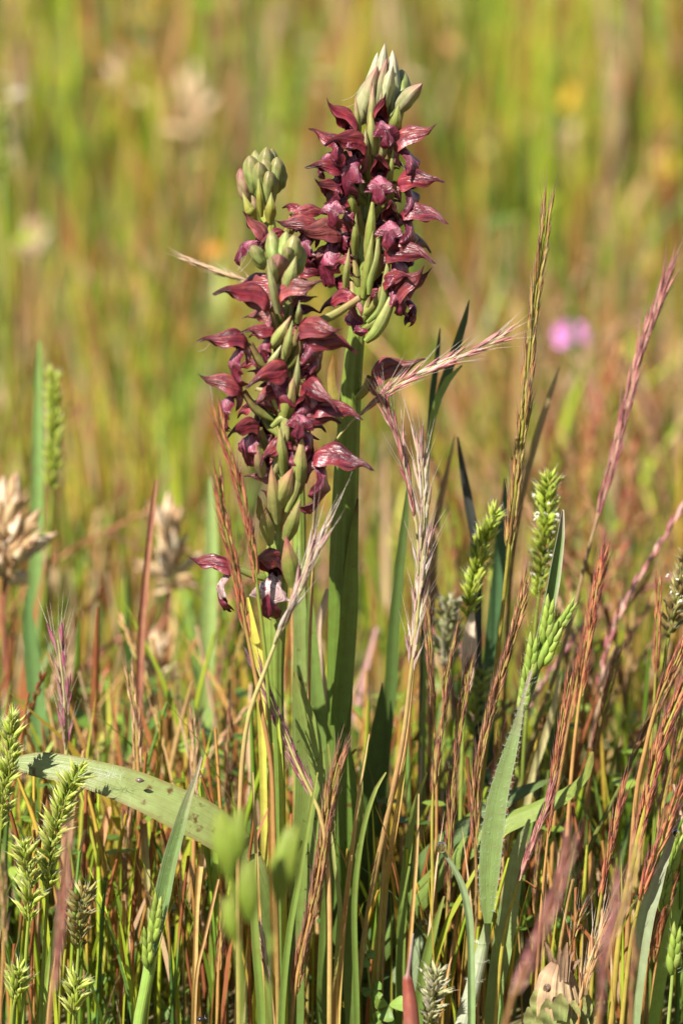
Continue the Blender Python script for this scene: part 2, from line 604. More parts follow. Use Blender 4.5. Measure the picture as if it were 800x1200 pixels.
low_leaves(14000, 1.0, 4.2, 0.05, 0.010, 0.022, 'undergrowth', 'low leafy undergrowth of the far meadow')
green_blades(700, -0.42, -0.06, 0.02, 0.10, 0.0012, 0.003, 'meadow_grass', 'short grass in front of the orchids below the view')
green_blades(2300, -0.006, 0.09, 0.03, 0.115, 0.0010, 0.0026, 'meadow_grass', 'short thin grass blades around the orchid feet')
dry_stalks(1200, -0.004, 0.08, 0.03, 0.095, 'dry_grass', 'short straw bits standing around the orchid feet')
#PART2

# ------------------------------------------------------------------ orchid pieces (unit length, X to the hood's tip, Z up)
DARK, MID, PINK, GREY, TIPC = (0.042, 0.003, 0.009), (0.175, 0.011, 0.026), (0.38, 0.055, 0.075), (0.34, 0.16, 0.12), (0.04, 0.005, 0.010)


def make_hood(seed, tip, arch, wide=1.0, split=0.0, dull=0.0):
    rr = random.Random(seed)
    mb = MB()
    ns, nt = 30, 29
    S = np.linspace(0, 1, ns)
    prof = np.interp(S, [0, .05, .14, .28, .42, .58, .72, .86, .95, 1], [.30, .62, .90, 1, .90, .62, .35, .16, .09, .015])
    P = np.zeros((ns, nt, 3))
    C = np.zeros((ns, nt, 3))
    ph = [rr.uniform(0, 6.28) for _ in range(6)]
    for i, s in enumerate(S):
        tm = R(np.interp(s, [0, 0.12, 0.45, 0.7, 0.85, 1], [160, 105, 118, 150, 170, 175]))
        w = 0.178 * prof[i] * wide
        h = 0.198 * prof[i]
        zc = arch * 0.10 * math.sin(math.pi * s) + tip * max(0, s - 0.5) ** 2 * 0.9 + 0.03 * math.sin(11 * s + ph[2]) * s
        yc = 0.07 * math.sin(s * 4 + ph[0]) * s
        for j, th in enumerate(np.linspace(-tm, tm, nt)):
            a = abs(th)
            g = 1 - 0.26 * math.exp(-((a - R(50 + 14 * math.sin(5 * s + ph[3]))) / R(9)) ** 2) * math.sin(math.pi * min(1, s * 1.1))
            g += 0.07 * math.exp(-(a / R(14)) ** 2)
            g *= 1 + 0.09 * math.sin(3 * th + ph[1] + 5 * s) + 0.07 * math.sin(9 * s + ph[2] + 2 * th) + 0.035 * math.sin(17 * s + 5 * th + ph[4])
            if split and s > 0.55 and abs(a - R(70)) < R(20):
                g *= 1 - split * (s - 0.55)
            rim = max(0, (a / tm - 0.80) / 0.20) * np.interp(s, [0, .1, .35, .65, .85], [0, .28, .22, .16, .0]) * (1 + .5 * math.sin(13 * s + ph[1] + (2 if th > 0 else 0)))
            P[i, j] = (s * (1 - 0.02 * a), yc + w * g * math.sin(th) * (1 + rim), zc + h * g * math.cos(th) - rim * 0.2)
            vein = 0.5 + 0.5 * math.cos(th * 7 + 0.6 * math.sin(6 * s + ph[3]))
            f = 0.20 + 0.55 * vein ** 2 * math.sin(math.pi * min(1, 0.15 + s * 0.8)) + 0.20 * math.sin(4 * s + ph[4] + th)
            c = lerp(DARK, MID, min(1, max(0, f * 1.5)))
            c = lerp(c, GREY, max(0, min(1, 0.32 * f * max(0, math.cos(th * 0.8)) + dull * .7)))
            c = lerp(c, PINK, 0.55 * max(0, 1 - s / 0.42) * (0.45 + 0.55 * math.sin(2 * th + ph[5]) ** 2))
            c = lerp(c, TIPC, max(0, (s - 0.72) / 0.28) * 0.75)
            c = lerp(c, DARK, 0.55 * math.exp(-((a - R(50 + 14 * math.sin(5 * s + ph[3]))) / R(8)) ** 2) * min(1, 4 * s))
            C[i, j] = lerp(c, (0.34, 0.10, 0.10), 0.5 * max(0, a / tm - 0.9) * 10 * (s > .1))
    UV = np.stack(np.meshgrid(np.linspace(0, 1, nt), S * 2), -1)
    mb.grid(P, C, UV)
    return mb.mesh('hood', PETAL)


def make_lip(seed, pale):
    rr = random.Random(seed)
    mb = MB()
    nv, nu = 36, 19
    P = np.zeros((nv, nu, 3))
    C = np.zeros((nv, nu, 3))
    for i, v in enumerate(np.linspace(0, 1, nv)):
        w = np.interp(v, [0, .12, .25, .38, .48, .53, .57, .68, .82, .93, 1], [.09, .12, .19, .27, .29, .26, .125, .12, .15, .11, .02])
        for j, u in enumerate(np.linspace(-1, 1, nu)):
            tooth = 1 + 0.08 * math.sin(v * 38 + seed) * (abs(u) > 0.9)
            y = 1.12 * w * tooth * math.sin(u * 1.25) / math.sin(1.25)
            x = 0.16 + 0.20 * math.sin(v * 2.1) - 0.22 * v * v - 0.13 * u * u * (0.5 + v)
            z = -0.10 - 0.62 * v + 0.05 * math.cos(u * 3) * math.sin(v * 3) + 0.03 * math.sin(u * 6 + v * 7 + seed)
            x += -0.035 * math.exp(-(u / .22) ** 2) * math.sin(v * 3) + 0.03 * math.sin(v * 14 + seed + 2 * u) * abs(u)
            P[i, j] = (x * 1.1, y * 1.1, z * 1.12)
            k = math.exp(-(u / 0.42) ** 2) * max(0, 1 - (v / 0.55) ** 3)
            c = lerp((0.07, 0.006, 0.016), (0.15, 0.018, 0.038), rr.random())
            c = lerp(c, (0.46, 0.20, 0.25) if not pale else (0.46, 0.36, 0.33), min(1, k * 1.15 + pale * 0.5 * (v < 0.62)))
            if k > 0.15 and rr.random() < 0.27:
                c = np.array((0.20, 0.02, 0.06))
            C[i, j] = c
    UV = np.stack(np.meshgrid(np.linspace(0, 1, nu), np.linspace(0, 2, nv)), -1)
    mb.grid(P, C, UV)
    # throat behind the lip, dark
    mb.tube(smooth([(0.02, 0, 0.0), (0.12, 0, -0.05), (0.2, 0, -0.10)], 6), np.interp(np.linspace(0, 1, 6), [0, .5, 1], [.05, .12, .09]), (0.06, 0.006, 0.015), 8)
    return mb.mesh('lip', PETAL)


def make_spur(seed):
    rr = random.Random(seed)
    mb = MB()
    Q = smooth([(0.12, 0, -0.06), (0.0, 0, -0.12), (-0.07 + rr.uniform(-.03, .03), 0, -0.25), (-0.03, 0, -0.40)], 9)
    c = np.array([lerp((0.42, 0.20, 0.19), (0.26, 0.05, 0.07), t) for t in np.linspace(0, 1, 9)])
    mb.tube(Q, np.interp(np.linspace(0, 1, 9), [0, .3, .8, 1], [.085, .08, .045, .008]), c, 8)
    return mb.mesh('spur', PETAL)


HOODS = [make_hood(1, -0.15, 0.5), make_hood(2, -0.45, 0.5, 1.05), make_hood(3, 0.5, 0.6, 0.95, 0.8), make_hood(4, 0.2, 0.4, 1.1, 0.4, 0.12),
         make_hood(5, -0.6, 0.9, 0.95), make_hood(6, 0.6, 0.3, 0.9, 0.9), make_hood(7, 0.0, 0.5, 1.0, 0, 0.30)]
LIPS = [make_lip(k, 0) for k in range(4)] + [make_lip(9, 1)]
SPURS = [make_spur(k) for k in range(3)]

GSTEM = [(0, (0.23, 0.29, 0.05)), (0.5, (0.15, 0.22, 0.035)), (1, (0.10, 0.17, 0.03))]


def make_bud(seed, fat, c0, c1, ctip):
    rr = random.Random(seed)
    mb = MB()
    n, m = 18, 18
    P = np.zeros((n, m, 3))
    C = np.zeros((n, m, 3))
    bx, by = rr.uniform(-0.12, 0.12), rr.uniform(-0.1, 0.1)
    for i, t in enumerate(np.linspace(0, 1, n)):
        r = 0.5 * fat * np.interp(t, [0, .06, .2, .4, .6, .8, .92, 1], [.25, .6, .92, 1, .84, .5, .27, .03] if fat < .5 else [.3, .6, .88, 1, .98, .78, .5, .06])
        for j in range(m):
            th = j / m * 6.283
            g = 1 + 0.15 * math.cos(3 * th + 1.6 * t) + 0.07 * math.cos(6 * th + 1 + 3 * t) + 0.06 * math.sin(13 * t + 2 * th + seed) + 0.04 * math.sin(5 * th - 9 * t)
            P[i, j] = (r * g * math.cos(th) + bx * t * t, r * g * math.sin(th) + by * t * t, t)
            vein = 0.5 + 0.5 * math.cos(9 * th)
            c = lerp(c0, c1, 0.35 + 0.5 * vein * t + 0.15 * math.sin(4 * th + seed))
            C[i, j] = lerp(c, ctip, max(0, (t - 0.55) / 0.45) ** 1.2 * 0.8)
    UV = np.stack(np.meshgrid(np.linspace(0, 1, m), np.linspace(0, 2, n)), -1)
    mb.grid(P, C, UV, True)
    return mb.mesh('bud', BUDM)


PALEB = [make_bud(k, 0.34, (0.20, 0.22, 0.08), (0.42, 0.37, 0.23), (0.36, 0.12, 0.13)) for k in range(3)]
PALEW = [make_bud(k + 5, 0.34, (0.22, 0.27, 0.09), (0.52, 0.50, 0.32), (0.55, 0.44, 0.34)) for k in range(3)]
GREENB = [make_bud(k + 9, 0.52, (0.14, 0.20, 0.04), (0.35, 0.38, 0.13), (0.28, 0.20, 0.10)) for k in range(3)]
PURPB = [make_bud(k + 14, 0.5, (0.24, 0.23, 0.10), (0.32, 0.15, 0.12), (0.20, 0.05, 0.07)) for k in range(2)]


def add_bract(o, foot, tip, wpx, y, col, tipc=None, normal=(0, -1, 0.25), fold=0.35, bow=(0, -0.0012, 0)):
    P = smooth([foot, (np.asarray(foot) + tip) / 2 + np.array(bow), tip], 12)
    t = np.linspace(0, 1, 12)
    w = px(wpx, y) * np.interp(t, [0, .25, .55, .85, 1], [.55, 1, .85, .35, .03])
    col = np.array(col) * [0.88, 0.84, 0.9]
    c = np.array([ramp(k, [(0, col), (0.5, col), (1, col if tipc is None else tipc)]) for k in t])
    mb = MB()
    mb.blade(P, w, c, normal, -fold, 7, edge=(0.30, 0.14, 0.10) if wpx > 9 else None)
    return part('bract', mb, BUDM, o)


def flower(o, stem_at, base, tip, y, dy=0.0, hood=None, lip=None, Lk=1.0, roll=0.0, ov=38, ovc=None, by=-0.003, spur=True):
    """base, tip in pixels; dy depth of the tip relative to the base; ovary runs from the stem below"""
    B = at(base[0], base[1], y + by)
    T = at(tip[0], tip[1], y + by + dy)
    X = unit(T - B)
    L = np.linalg.norm(T - B) * Lk
    Z = unit(np.array([0, -0.10, 1.0]) - X * np.dot(np.array([0, -0.10, 1.0]), X))
    Y = np.cross(Z, X)
    c, s = math.cos(roll), math.sin(roll)
    Y, Z = Y * c + Z * s, Z * c - Y * s
    M = Matrix(((X[0] * L, Y[0] * L, Z[0] * L, B[0]), (X[1] * L, Y[1] * L, Z[1] * L, B[1]), (X[2] * L, Y[2] * L, Z[2] * L, B[2]), (0, 0, 0, 1)))
    mb = MB()
    F = np.asarray(stem_at(base[1] + ov))
    Q = smooth([F, F * 0.6 + B * 0.4 + np.array([0, -0.0006, 0.0008]) + (B - F) * [0.2, 0, -0.1], B - X * L * 0.05], 11)
    t = np.linspace(0, 1, 11)
    oc = ovc or ((0.20, 0.25, 0.05), (0.30, 0.20, 0.09))
    mb.tube(Q, px(1, y) * np.interp(t, [0, .3, .6, .85, 1], [3.4, 5.0, 5.2, 4.0, 4.2]), np.array([lerp(oc[0], oc[1], k ** 1.5) for k in t]), 10, ridge=0.12, nr=3)
    f = part('flower', mb, BUDM, o)
    hi = hood if hood is not None else random.randrange(len(HOODS))
    put('hood', HOODS[hi], f, M)
    if lip is not False:
        put('lip', LIPS[random.randrange(4) if lip is None else lip], f, M)
    if spur:
        put('spur', random.choice(SPURS), f, M)
    return f


def bud(o, base, tip, y, dy, meshes, wk=1.0, x=(0.3, -1, 0)):
    B, T = at(base[0], base[1], y), at(tip[0], tip[1], y + dy)
    L = np.linalg.norm(T - B)
    M = frame(B, T - B, x, L) @ Matrix.Diagonal((wk, wk, 1, 1))
    return put('bud', random.choice(meshes), o, M)


def stem_of(o, pts, widths, y, cols, ridge=0.06):
    """returns a function pixel row -> point on the stem"""
    ys = y if hasattr(y, '__len__') else [y] * len(pts)
    Q = np.array([list(at(p[0], p[1], yy)) + [px(w / 2, yy)] for p, w, yy in zip(pts, widths, ys)])
    low = Q[-1].copy()
    if low[2] > 0.0:
        low[2] = -0.004
        Q = np.vstack([Q, low])
    S_ = smooth(Q, 60)
    t = np.linspace(0, 1, 60)
    mb = MB()
    mb.tube(S_[:, :3], S_[:, 3], np.array([ramp(k, cols) for k in t]), 36, ridge=ridge, nr=9)
    part('stem', mb, STEM, o)
    rows = [p[1] for p in pts]
    P3 = [at(p[0], p[1], yy) for p, yy in zip(pts, ys)]

    def f(v):
        return np.array([np.interp(v, rows, [q[k] for q in P3]) for k in range(3)])
    return f


def leaf_mesh(pts, widths, y, normal=(0, -1, 0.35), fold=0.12, cols=None, n=34, cross=9, wave=0.0, twist=0.0, ground=False, edge=None):
    ys = y if hasattr(y, '__len__') else [y] * len(pts)
    Q = [list(at(p[0], p[1], yy)) + [px(w, yy)] for p, w, yy in zip(pts, widths, ys)]
    if ground and Q[-1][2] > 0:
        Q.append([Q[-1][0], Q[-1][1], -0.003, Q[-1][3] * 0.8])
    S_ = smooth(Q, n)
    mb = MB()
    t = np.linspace(0, 1, n)
    cols = cols or [(0, (0.14, 0.20, 0.045)), (1, (0.11, 0.17, 0.04))]
    mb.blade(S_[:, :3], np.maximum(S_[:, 3], 1e-5), np.array([ramp(k, cols) for k in t]), normal, -fold, cross, twist, wave, edge)
    return mb, S_


# ------------------------------------------------------------------ orchid A: the tall one
YA = 0.014
A = thing('orchid', 'tallest orchid, dark red hooded flowers on a thick stem, pale closed buds at its tip', 'orchid', at(396, 1215, YA) * [1, 1, 0], 'orchids in flower')
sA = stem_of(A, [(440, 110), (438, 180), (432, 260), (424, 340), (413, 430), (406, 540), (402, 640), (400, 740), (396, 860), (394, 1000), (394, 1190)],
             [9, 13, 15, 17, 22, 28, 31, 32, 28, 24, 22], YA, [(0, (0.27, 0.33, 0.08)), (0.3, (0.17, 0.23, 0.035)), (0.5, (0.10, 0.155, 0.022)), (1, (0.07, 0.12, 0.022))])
random.seed(3)
# apex buds
for b_, t_, dy_, m_, wk in [((422, 146), (437, 75), -.002, PALEB, .95), ((438, 128), (455, 52), .001, PALEW, .72), ((458, 130), (464, 59), .002, PALEW, .78),
                            ((449, 128), (457, 76), -.004, PALEW, .85), ((439, 132), (451, 70), -.003, PALEB, .78), ((430, 122), (446, 62), .004, PALEW, .75),
                            ((468, 128), (471, 82), .006, GREENB, .75), ((465, 132), (489, 92), -.003, PALEB, 1.2), ((464, 122), (460, 66), .004, PALEW, .8),
                            ((447, 150), (445, 92), -.002, PALEB, .8), ((458, 158), (466, 108), .001, GREENB, .75), ((434, 150), (432, 96), -.003, PALEB, .7)]:
    bud(A, b_, t_, YA - 0.001, dy_, m_, wk)
for f_, t_, w_, c_, tc in [((434, 160), (437, 98), 11, (0.30, 0.34, 0.11), (0.40, 0.22, 0.18)), ((421, 160), (416, 112), 8, (0.30, 0.33, 0.10), (0.36, 0.18, 0.14)),
                           ((437, 182), (434, 128), 13, (0.32, 0.36, 0.11), (0.36, 0.33, 0.12)), ((446, 190), (453, 155), 10, (0.36, 0.38, 0.14), (0.4, 0.36, 0.16)),
                           ((458, 160), (467, 122), 18, (0.26, 0.32, 0.07), (0.30, 0.33, 0.1)), ((429, 190), (428, 150), 8, (0.34, 0.36, 0.14), (0.4, 0.3, 0.18)),
                           ((431, 310), (437, 228), 14, (0.26, 0.32, 0.06), (0.32, 0.34, 0.1)), ((455, 225), (461, 170), 7, (0.28, 0.33, 0.08), (0.36, 0.36, 0.12)),
                           ((404, 338), (409, 290), 9, (0.34, 0.36, 0.1), (0.42, 0.3, 0.16)), ((416, 260), (409, 215), 12, (0.22, 0.27, 0.05), (0.3, 0.3, 0.1)),
                           ((425, 350), (437, 270), 12, (0.26, 0.31, 0.06), (0.3, 0.3, 0.1)), ((415, 300), (417, 250), 10, (0.25, 0.3, 0.06), (0.32, 0.3, 0.1))]:
    add_bract(A, at(*f_, YA - .004), at(*t_, YA - .006), w_, YA, c_, tc)
FA = [((417, 154), (380, 120), -.004, 2, None), ((401, 178), (362, 150), -.001, 0, None), ((428, 178), (379, 160), -.007, 4, None), ((404, 204), (359, 190), -.004, 1, None),
      ((446, 205), (440, 178), -.006, 1, 1), ((460, 172), (517, 147), -.003, 3, None), ((466, 214), (523, 210), -.004, 0, None), ((470, 252), (527, 255), -.004, 1, None),
      ((459, 258), (455, 232), -.006, 4, 2), ((397, 228), (370, 212), -.006, 3, 3), ((452, 296), (511, 300), -.006, 1, None), ((461, 352), (503, 310), -.003, 3, False),
      ((441, 142), (457, 112), -.005, 2, None), ((470, 285), (508, 290), .004, 4, None), ((418, 212), (385, 215), .003, 5, None), ((462, 345), (512, 320), .001, 5, None), ((450, 335), (480, 318), -.005, 1, None), ((420, 300), (390, 292), .002, 4, None), ((416, 240), (380, 238), -.003, 0, None)]
for b_, t_, dy_, h_, l_ in FA:
    flower(A, sA, b_, t_, YA, dy_, h_, l_, 1.0, random.uniform(-.3, .3), by=-0.004 if dy_ < 0 else 0.003)
random.seed(40)
for v_ in range(165, 350, 20):
    for sg in (-1, 1):
        b_ = (np.interp(v_, [110, 340], [441, 424]) + sg * random.uniform(6, 14), v_ + random.uniform(-6, 6))
        flower(A, sA, b_, (b_[0] + sg * random.uniform(26, 40), b_[1] + random.uniform(-12, 10)), YA, random.uniform(-.003, .006), random.choice([1, 4, 6]), None, .9, random.uniform(-.5, .5), by=random.uniform(-.002, .004))
flower(A, sA, (436, 441), (501, 421), YA, -.002, 6, False, 1.0, 0.2, ov=30)
# green ovaries standing clear on the right
for q, w_ in [([(432, 345), (434, 325), (441, 300), (443, 280)], 11), ([(428, 400), (440, 388), (452, 365), (458, 348)], 16), ([(430, 378), (446, 360), (452, 325), (455, 305)], 10)]:
    mb = MB()
    Q = smooth([at(a_, b_, YA - .005) for a_, b_ in q], 14)
    t = np.linspace(0, 1, 14)
    mb.tube(Q, px(w_ / 2) * np.interp(t, [0, .2, .5, .8, 1], [.45, .8, 1, .75, .4]), np.array([lerp((0.19, 0.25, 0.05), (0.30, 0.29, 0.11), k) for k in t]), 12, ridge=.1, nr=3)
    part('ovary', mb, BUDM, A)
mb, _ = leaf_mesh([(419, 584), (416, 612), (412, 660), (409, 720), (403, 790), (396, 850)], [2, 8, 15, 20, 22, 20], YA - .003, fold=-0.25,
                  cols=[(0, (0.05, 0.02, 0.01)), (0.05, (0.12, 0.09, 0.02)), (0.12, (0.16, 0.21, 0.035)), (1, (0.10, 0.16, 0.025))])
part('leaf', mb, LEAF, A)
mb, _ = leaf_mesh([(391, 415), (388, 440), (392, 470), (400, 500)], [2, 9, 11, 8], YA - .002, cols=[(0, (0.16, 0.06, 0.02)), (0.4, (0.28, 0.2, 0.05)), (1, (0.16, 0.2, 0.03))])
part('bract', mb, BUDM, A)
mb, _ = leaf_mesh([(363, 690), (364, 730), (368, 790), (376, 860), (386, 960), (392, 1150)], [2, 12, 17, 20, 20, 18], YA + .004, fold=-.15, ground=True)
part('leaf', mb, LEAF, A)
mb, _ = leaf_mesh([(392, 838), (404, 890), (408, 960), (410, 1040), (404, 1120), (398, 1200)], [3, 20, 24, 22, 20, 18], YA - .006, fold=-.2, ground=True,
                  cols=[(0, (0.13, 0.20, 0.03)), (1, (0.08, 0.14, 0.03))])
part('leaf', mb, LEAF, A)
mb, _ = leaf_mesh([(448, 800), (442, 860), (432, 940), (420, 1040), (408, 1180)], [2, 16, 24, 26, 20], YA + .012, fold=-.2, ground=True, cols=[(0, (0.10, 0.16, 0.03)), (1, (0.07, 0.12, 0.03))])
part('leaf', mb, LEAF, A)
mb, S_ = leaf_mesh([(694, 881), (687, 903), (664, 927), (630, 945), (585, 965), (535, 1000), (485, 1055), (440, 1120), (404, 1205)], [3, 12, 22, 27, 29, 30, 30, 26, 20],
                   [-.004, -.003, 0, .002, .004, .006, .010, .012, YA], normal=(0.2, -0.55, 0.8), fold=0.22, ground=True, cols=[(0, (0.30, 0.26, 0.08)), (0.06, (0.22, 0.28, 0.06)), (1, (0.10, 0.17, 0.04))])
part('leaf', mb, LEAF, A)
mb, S_ = leaf_mesh([(648, 912), (610, 926), (560, 955), (505, 1000), (450, 1080), (402, 1200)], [3, 18, 24, 26, 24, 18], [.018, .018, .018, .018, .018, YA], normal=(0.3, -0.4, 0.8), fold=0.2, ground=True,
                   cols=[(0, (0.10, 0.15, 0.04)), (1, (0.07, 0.13, 0.03))])  # darker colour stands in for the shadow on this rear leaf
part('leaf', mb, LEAF, A)
mb, S_ = leaf_mesh([(512, 1068), (500, 1092), (482, 1125), (462, 1160), (440, 1205)], [4, 28, 42, 44, 30], [.012, .012, .012, .013, YA], normal=(0.1, -0.6, 0.8), fold=0.1, ground=True,
                   cols=[(0, (0.24, 0.29, 0.16)), (1, (0.18, 0.24, 0.12))])
part('leaf', mb, LEAF, A)['label'] = 'pale grey-green broad leaf close to the soil'

# ------------------------------------------------------------------ orchid C: short bud head behind
YC = 0.022
C_ = thing('orchid', 'orchid half hidden behind the other two, a round knob of green buds on top', 'orchid', at(352, 1215, YC) * [1, 1, 0], 'orchids in flower')
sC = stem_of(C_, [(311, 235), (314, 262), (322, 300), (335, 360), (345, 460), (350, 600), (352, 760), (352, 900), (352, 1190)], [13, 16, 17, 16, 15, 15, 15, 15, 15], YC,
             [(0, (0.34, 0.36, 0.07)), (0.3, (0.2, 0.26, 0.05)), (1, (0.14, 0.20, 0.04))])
random.seed(8)
for b_, t_, dy_, m_, wk in [((298, 228), (294, 182), -.002, GREENB, .85), ((308, 220), (313, 172), 0, GREENB, .8), ((312, 246), (316, 200), -.004, GREENB, .78), ((321, 228), (326, 184), -.001, GREENB, .88),
                            ((305, 234), (305, 190), -.004, GREENB, .72), ((290, 236), (281, 198), -.001, PURPB, .8), ((314, 215), (320, 174), .002, GREENB, .8), ((302, 222), (300, 176), .003, GREENB, .8),
                            ((300, 246), (292, 212), .001, PURPB, .8), ((317, 240), (309, 186), -.002, GREENB, .7), ((328, 222), (331, 196), .001, GREENB, 1.0)]:
    bud(C_, b_, t_, YC, dy_, m_, wk)
for f_, t_, w_ in [((300, 262), (284, 225), 12), ((306, 255), (303, 205), 9), ((316, 262), (318, 225), 14), ((298, 258), (290, 236), 16)]:
    add_bract(C_, at(*f_, YC - .003), at(*t_, YC - .004), w_, YC, (0.36, 0.37, 0.06), (0.3, 0.3, 0.1))
for b_, t_, dy_, h_, l_ in [((310, 285), (283, 248), -.002, 6, None), ((345, 252), (388, 246), .002, 3, None), ((372, 268), (320, 262), -.004, 3, None), ((398, 277), (345, 272), -.008, 6, None),
                            ((335, 275), (300, 285), -.003, 4, None), ((352, 248), (330, 240), .003, 1, None), ((385, 290), (364, 310), -.004, 6, None), ((340, 300), (378, 300), .001, 0, None), ((350, 320), (392, 322), .0, 4, None), ((332, 335), (262, 342), .004, 3, None)]:
    flower(C_, sC, b_, t_, YC, dy_, h_, l_, 1.0, random.uniform(-.3, .3), by=-.003)
mb, _ = leaf_mesh([(349, 640), (350, 680), (352, 740), (351, 800), (350, 900)], [3, 13, 16, 17, 14], YC - .004, fold=-.1, ground=False, cols=[(0, (0.24, 0.30, 0.09)), (1, (0.2, 0.26, 0.07))])
part('leaf', mb, LEAF, C_)
mb, _ = leaf_mesh([(345, 788), (352, 818), (360, 856), (364, 905), (360, 960), (352, 1040), (348, 1110), (346, 1200)], [2, 16, 28, 35, 31, 25, 23, 20], -0.006, fold=-.16, ground=True, wave=0.03,
                  cols=[(0, (0.26, 0.24, 0.06)), (0.05, (0.22, 0.28, 0.065)), (1, (0.12, 0.19, 0.04))])
lf = part('leaf', mb, LEAFB, C_)
lf['label'] = 'upright green leaf with black specks and a torn dark streak'

# ------------------------------------------------------------------ orchid B: the front one
YB = -0.008
B_ = thing('orchid', 'orchid in front of the tall one, wine-red flowers and a few green buds on top', 'orchid', at(330, 1215, YB) * [1, 1, 0], 'orchids in flower')
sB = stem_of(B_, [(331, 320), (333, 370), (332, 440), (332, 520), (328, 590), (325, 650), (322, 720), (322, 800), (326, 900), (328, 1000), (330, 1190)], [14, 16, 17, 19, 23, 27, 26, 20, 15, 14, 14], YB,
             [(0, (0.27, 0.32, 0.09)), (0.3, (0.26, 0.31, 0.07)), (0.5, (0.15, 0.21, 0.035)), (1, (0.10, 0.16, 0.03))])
random.seed(21)
for b_, t_, dy_, m_, wk in [((309, 315), (296, 287), -.002, GREENB, .85), ((322, 318), (318, 270), .002, GREENB, .7), ((337, 322), (345, 276), -.002, GREENB, .85), ((348, 322), (352, 286), .001, GREENB, .9),
                            ((322, 330), (332, 296), -.005, PURPB, .85), ((330, 300), (336, 272), .004, GREENB, .8), ((339, 312), (338, 290), -.004, GREENB, .8)]:
    bud(B_, b_, t_, YB - .001, dy_, m_, wk)
for f_, t_, w_, c_, tc in [((326, 368), (313, 302), 11, (0.34, 0.38, 0.15), (0.36, 0.36, 0.16)), ((333, 345), (347, 300), 18, (0.27, 0.32, 0.1), (0.3, 0.3, 0.12)), ((320, 335), (318, 300), 16, (0.25, 0.3, 0.09), (0.3, 0.22, 0.12)),
                           ((316, 408), (341, 370), 14, (0.32, 0.37, 0.10), (0.40, 0.22, 0.13)), ((332, 425), (343, 375), 12, (0.33, 0.38, 0.11), (0.33, 0.36, 0.12)), ((312, 432), (330, 404), 9, (0.36, 0.39, 0.15), (0.4, 0.38, 0.2)),
                           ((345, 470), (350, 415), 10, (0.31, 0.35, 0.13), (0.33, 0.36, 0.15)), ((349, 380), (351, 352), 8, (0.33, 0.37, 0.12), (0.36, 0.36, 0.16)), ((330, 500), (345, 440), 20, (0.24, 0.28, 0.06), (0.34, 0.2, 0.12)),
                           ((348, 580), (354, 510), 20, (0.27, 0.31, 0.08), (0.36, 0.22, 0.12)), ((318, 600), (343, 548), 28, (0.28, 0.30, 0.08), (0.34, 0.12, 0.09)), ((312, 615), (302, 580), 16, (0.24, 0.26, 0.05), (0.20, 0.08, 0.02)),
                           ((345, 690), (335, 628), 24, (0.23, 0.28, 0.055), (0.36, 0.09, 0.10)), ((332, 560), (328, 500), 16, (0.25, 0.3, 0.07), (0.34, 0.3, 0.12)), ((316, 640), (308, 590), 18, (0.26, 0.29, 0.07), (0.34, 0.16, 0.08)), ((334, 635), (352, 585), 18, (0.22, 0.26, 0.06), (0.30, 0.2, 0.1)), ((324, 615), (318, 545), 18, (0.27, 0.28, 0.08), (0.36, 0.14, 0.10)), ((308, 560), (300, 520), 14, (0.28, 0.24, 0.10), (0.30, 0.10, 0.09))]:
    add_bract(B_, at(*f_, YB - .005), at(*t_, YB - .007), w_, YB, c_, tc)
FB = [((315, 362), (250, 335), -.003, 4, False), ((290, 403), (232, 398), -.003, 0, None), ((283, 459), (229, 442), -.003, 3, None), ((302, 503), (263, 506), -.006, 4, 0),
      ((326, 346), (382, 330), -.004, 6, False), ((418, 350), (374, 360), .004, 4, None), ((352, 385), (406, 388), -.006, 3, 1), ((356, 398), (420, 406), -.003, 1, None),
      ((335, 434), (288, 448), -.008, 1, 2), ((357, 452), (392, 476), -.008, 4, 3), ((366, 482), (427, 484), -.003, 1, False), ((366, 536), (441, 549), -.004, 0, None),
      ((318, 376), (295, 372), .002, 5, None), ((304, 425), (276, 432), .001, 4, None), ((345, 485), (382, 505), .003, 0, None), ((352, 480), (362, 462), -.006, 2, 1), ((300, 475), (275, 488), .002, 1, None), ((322, 392), (282, 385), -.002, 1, None), ((345, 500), (398, 490), -.002, 4, None), ((318, 455), (300, 478), -.005, 3, 1), ((342, 520), (300, 540), -.004, 4, 2), ((330, 560), (285, 560), .002, 6, None), ((332, 590), (305, 575), -.003, 6, False)]
for b_, t_, dy_, h_, l_ in FB:
    flower(B_, sB, b_, t_, YB, dy_, h_, l_, 1.0, random.uniform(-.3, .3), by=-.004 if dy_ < 0 else .003)
random.seed(41)
for v_ in range(350, 545, 21):
    for sg in (-1, 1):
        b_ = (332 + sg * random.uniform(6, 14), v_ + random.uniform(-6, 6))
        flower(B_, sB, b_, (b_[0] + sg * random.uniform(26, 42), b_[1] + random.uniform(-10, 14)), YB, random.uniform(-.003, .006), random.choice([1, 4, 6]), None, .9, random.uniform(-.5, .5), by=random.uniform(-.002, .004))
flower(B_, sB, (276, 667), (216, 659), YB, -.001, 2, 4, 1.0, 0.2, ov=14, ovc=((0.18, 0.24, 0.04), (0.26, 0.26, 0.08)), spur=False)
flower(B_, sB, (328, 668), (300, 656), YB, -.007, 4, 4, 1.25, 0.1, ov=20, ovc=((0.18, 0.24, 0.04), (0.26, 0.2, 0.08)), spur=False)
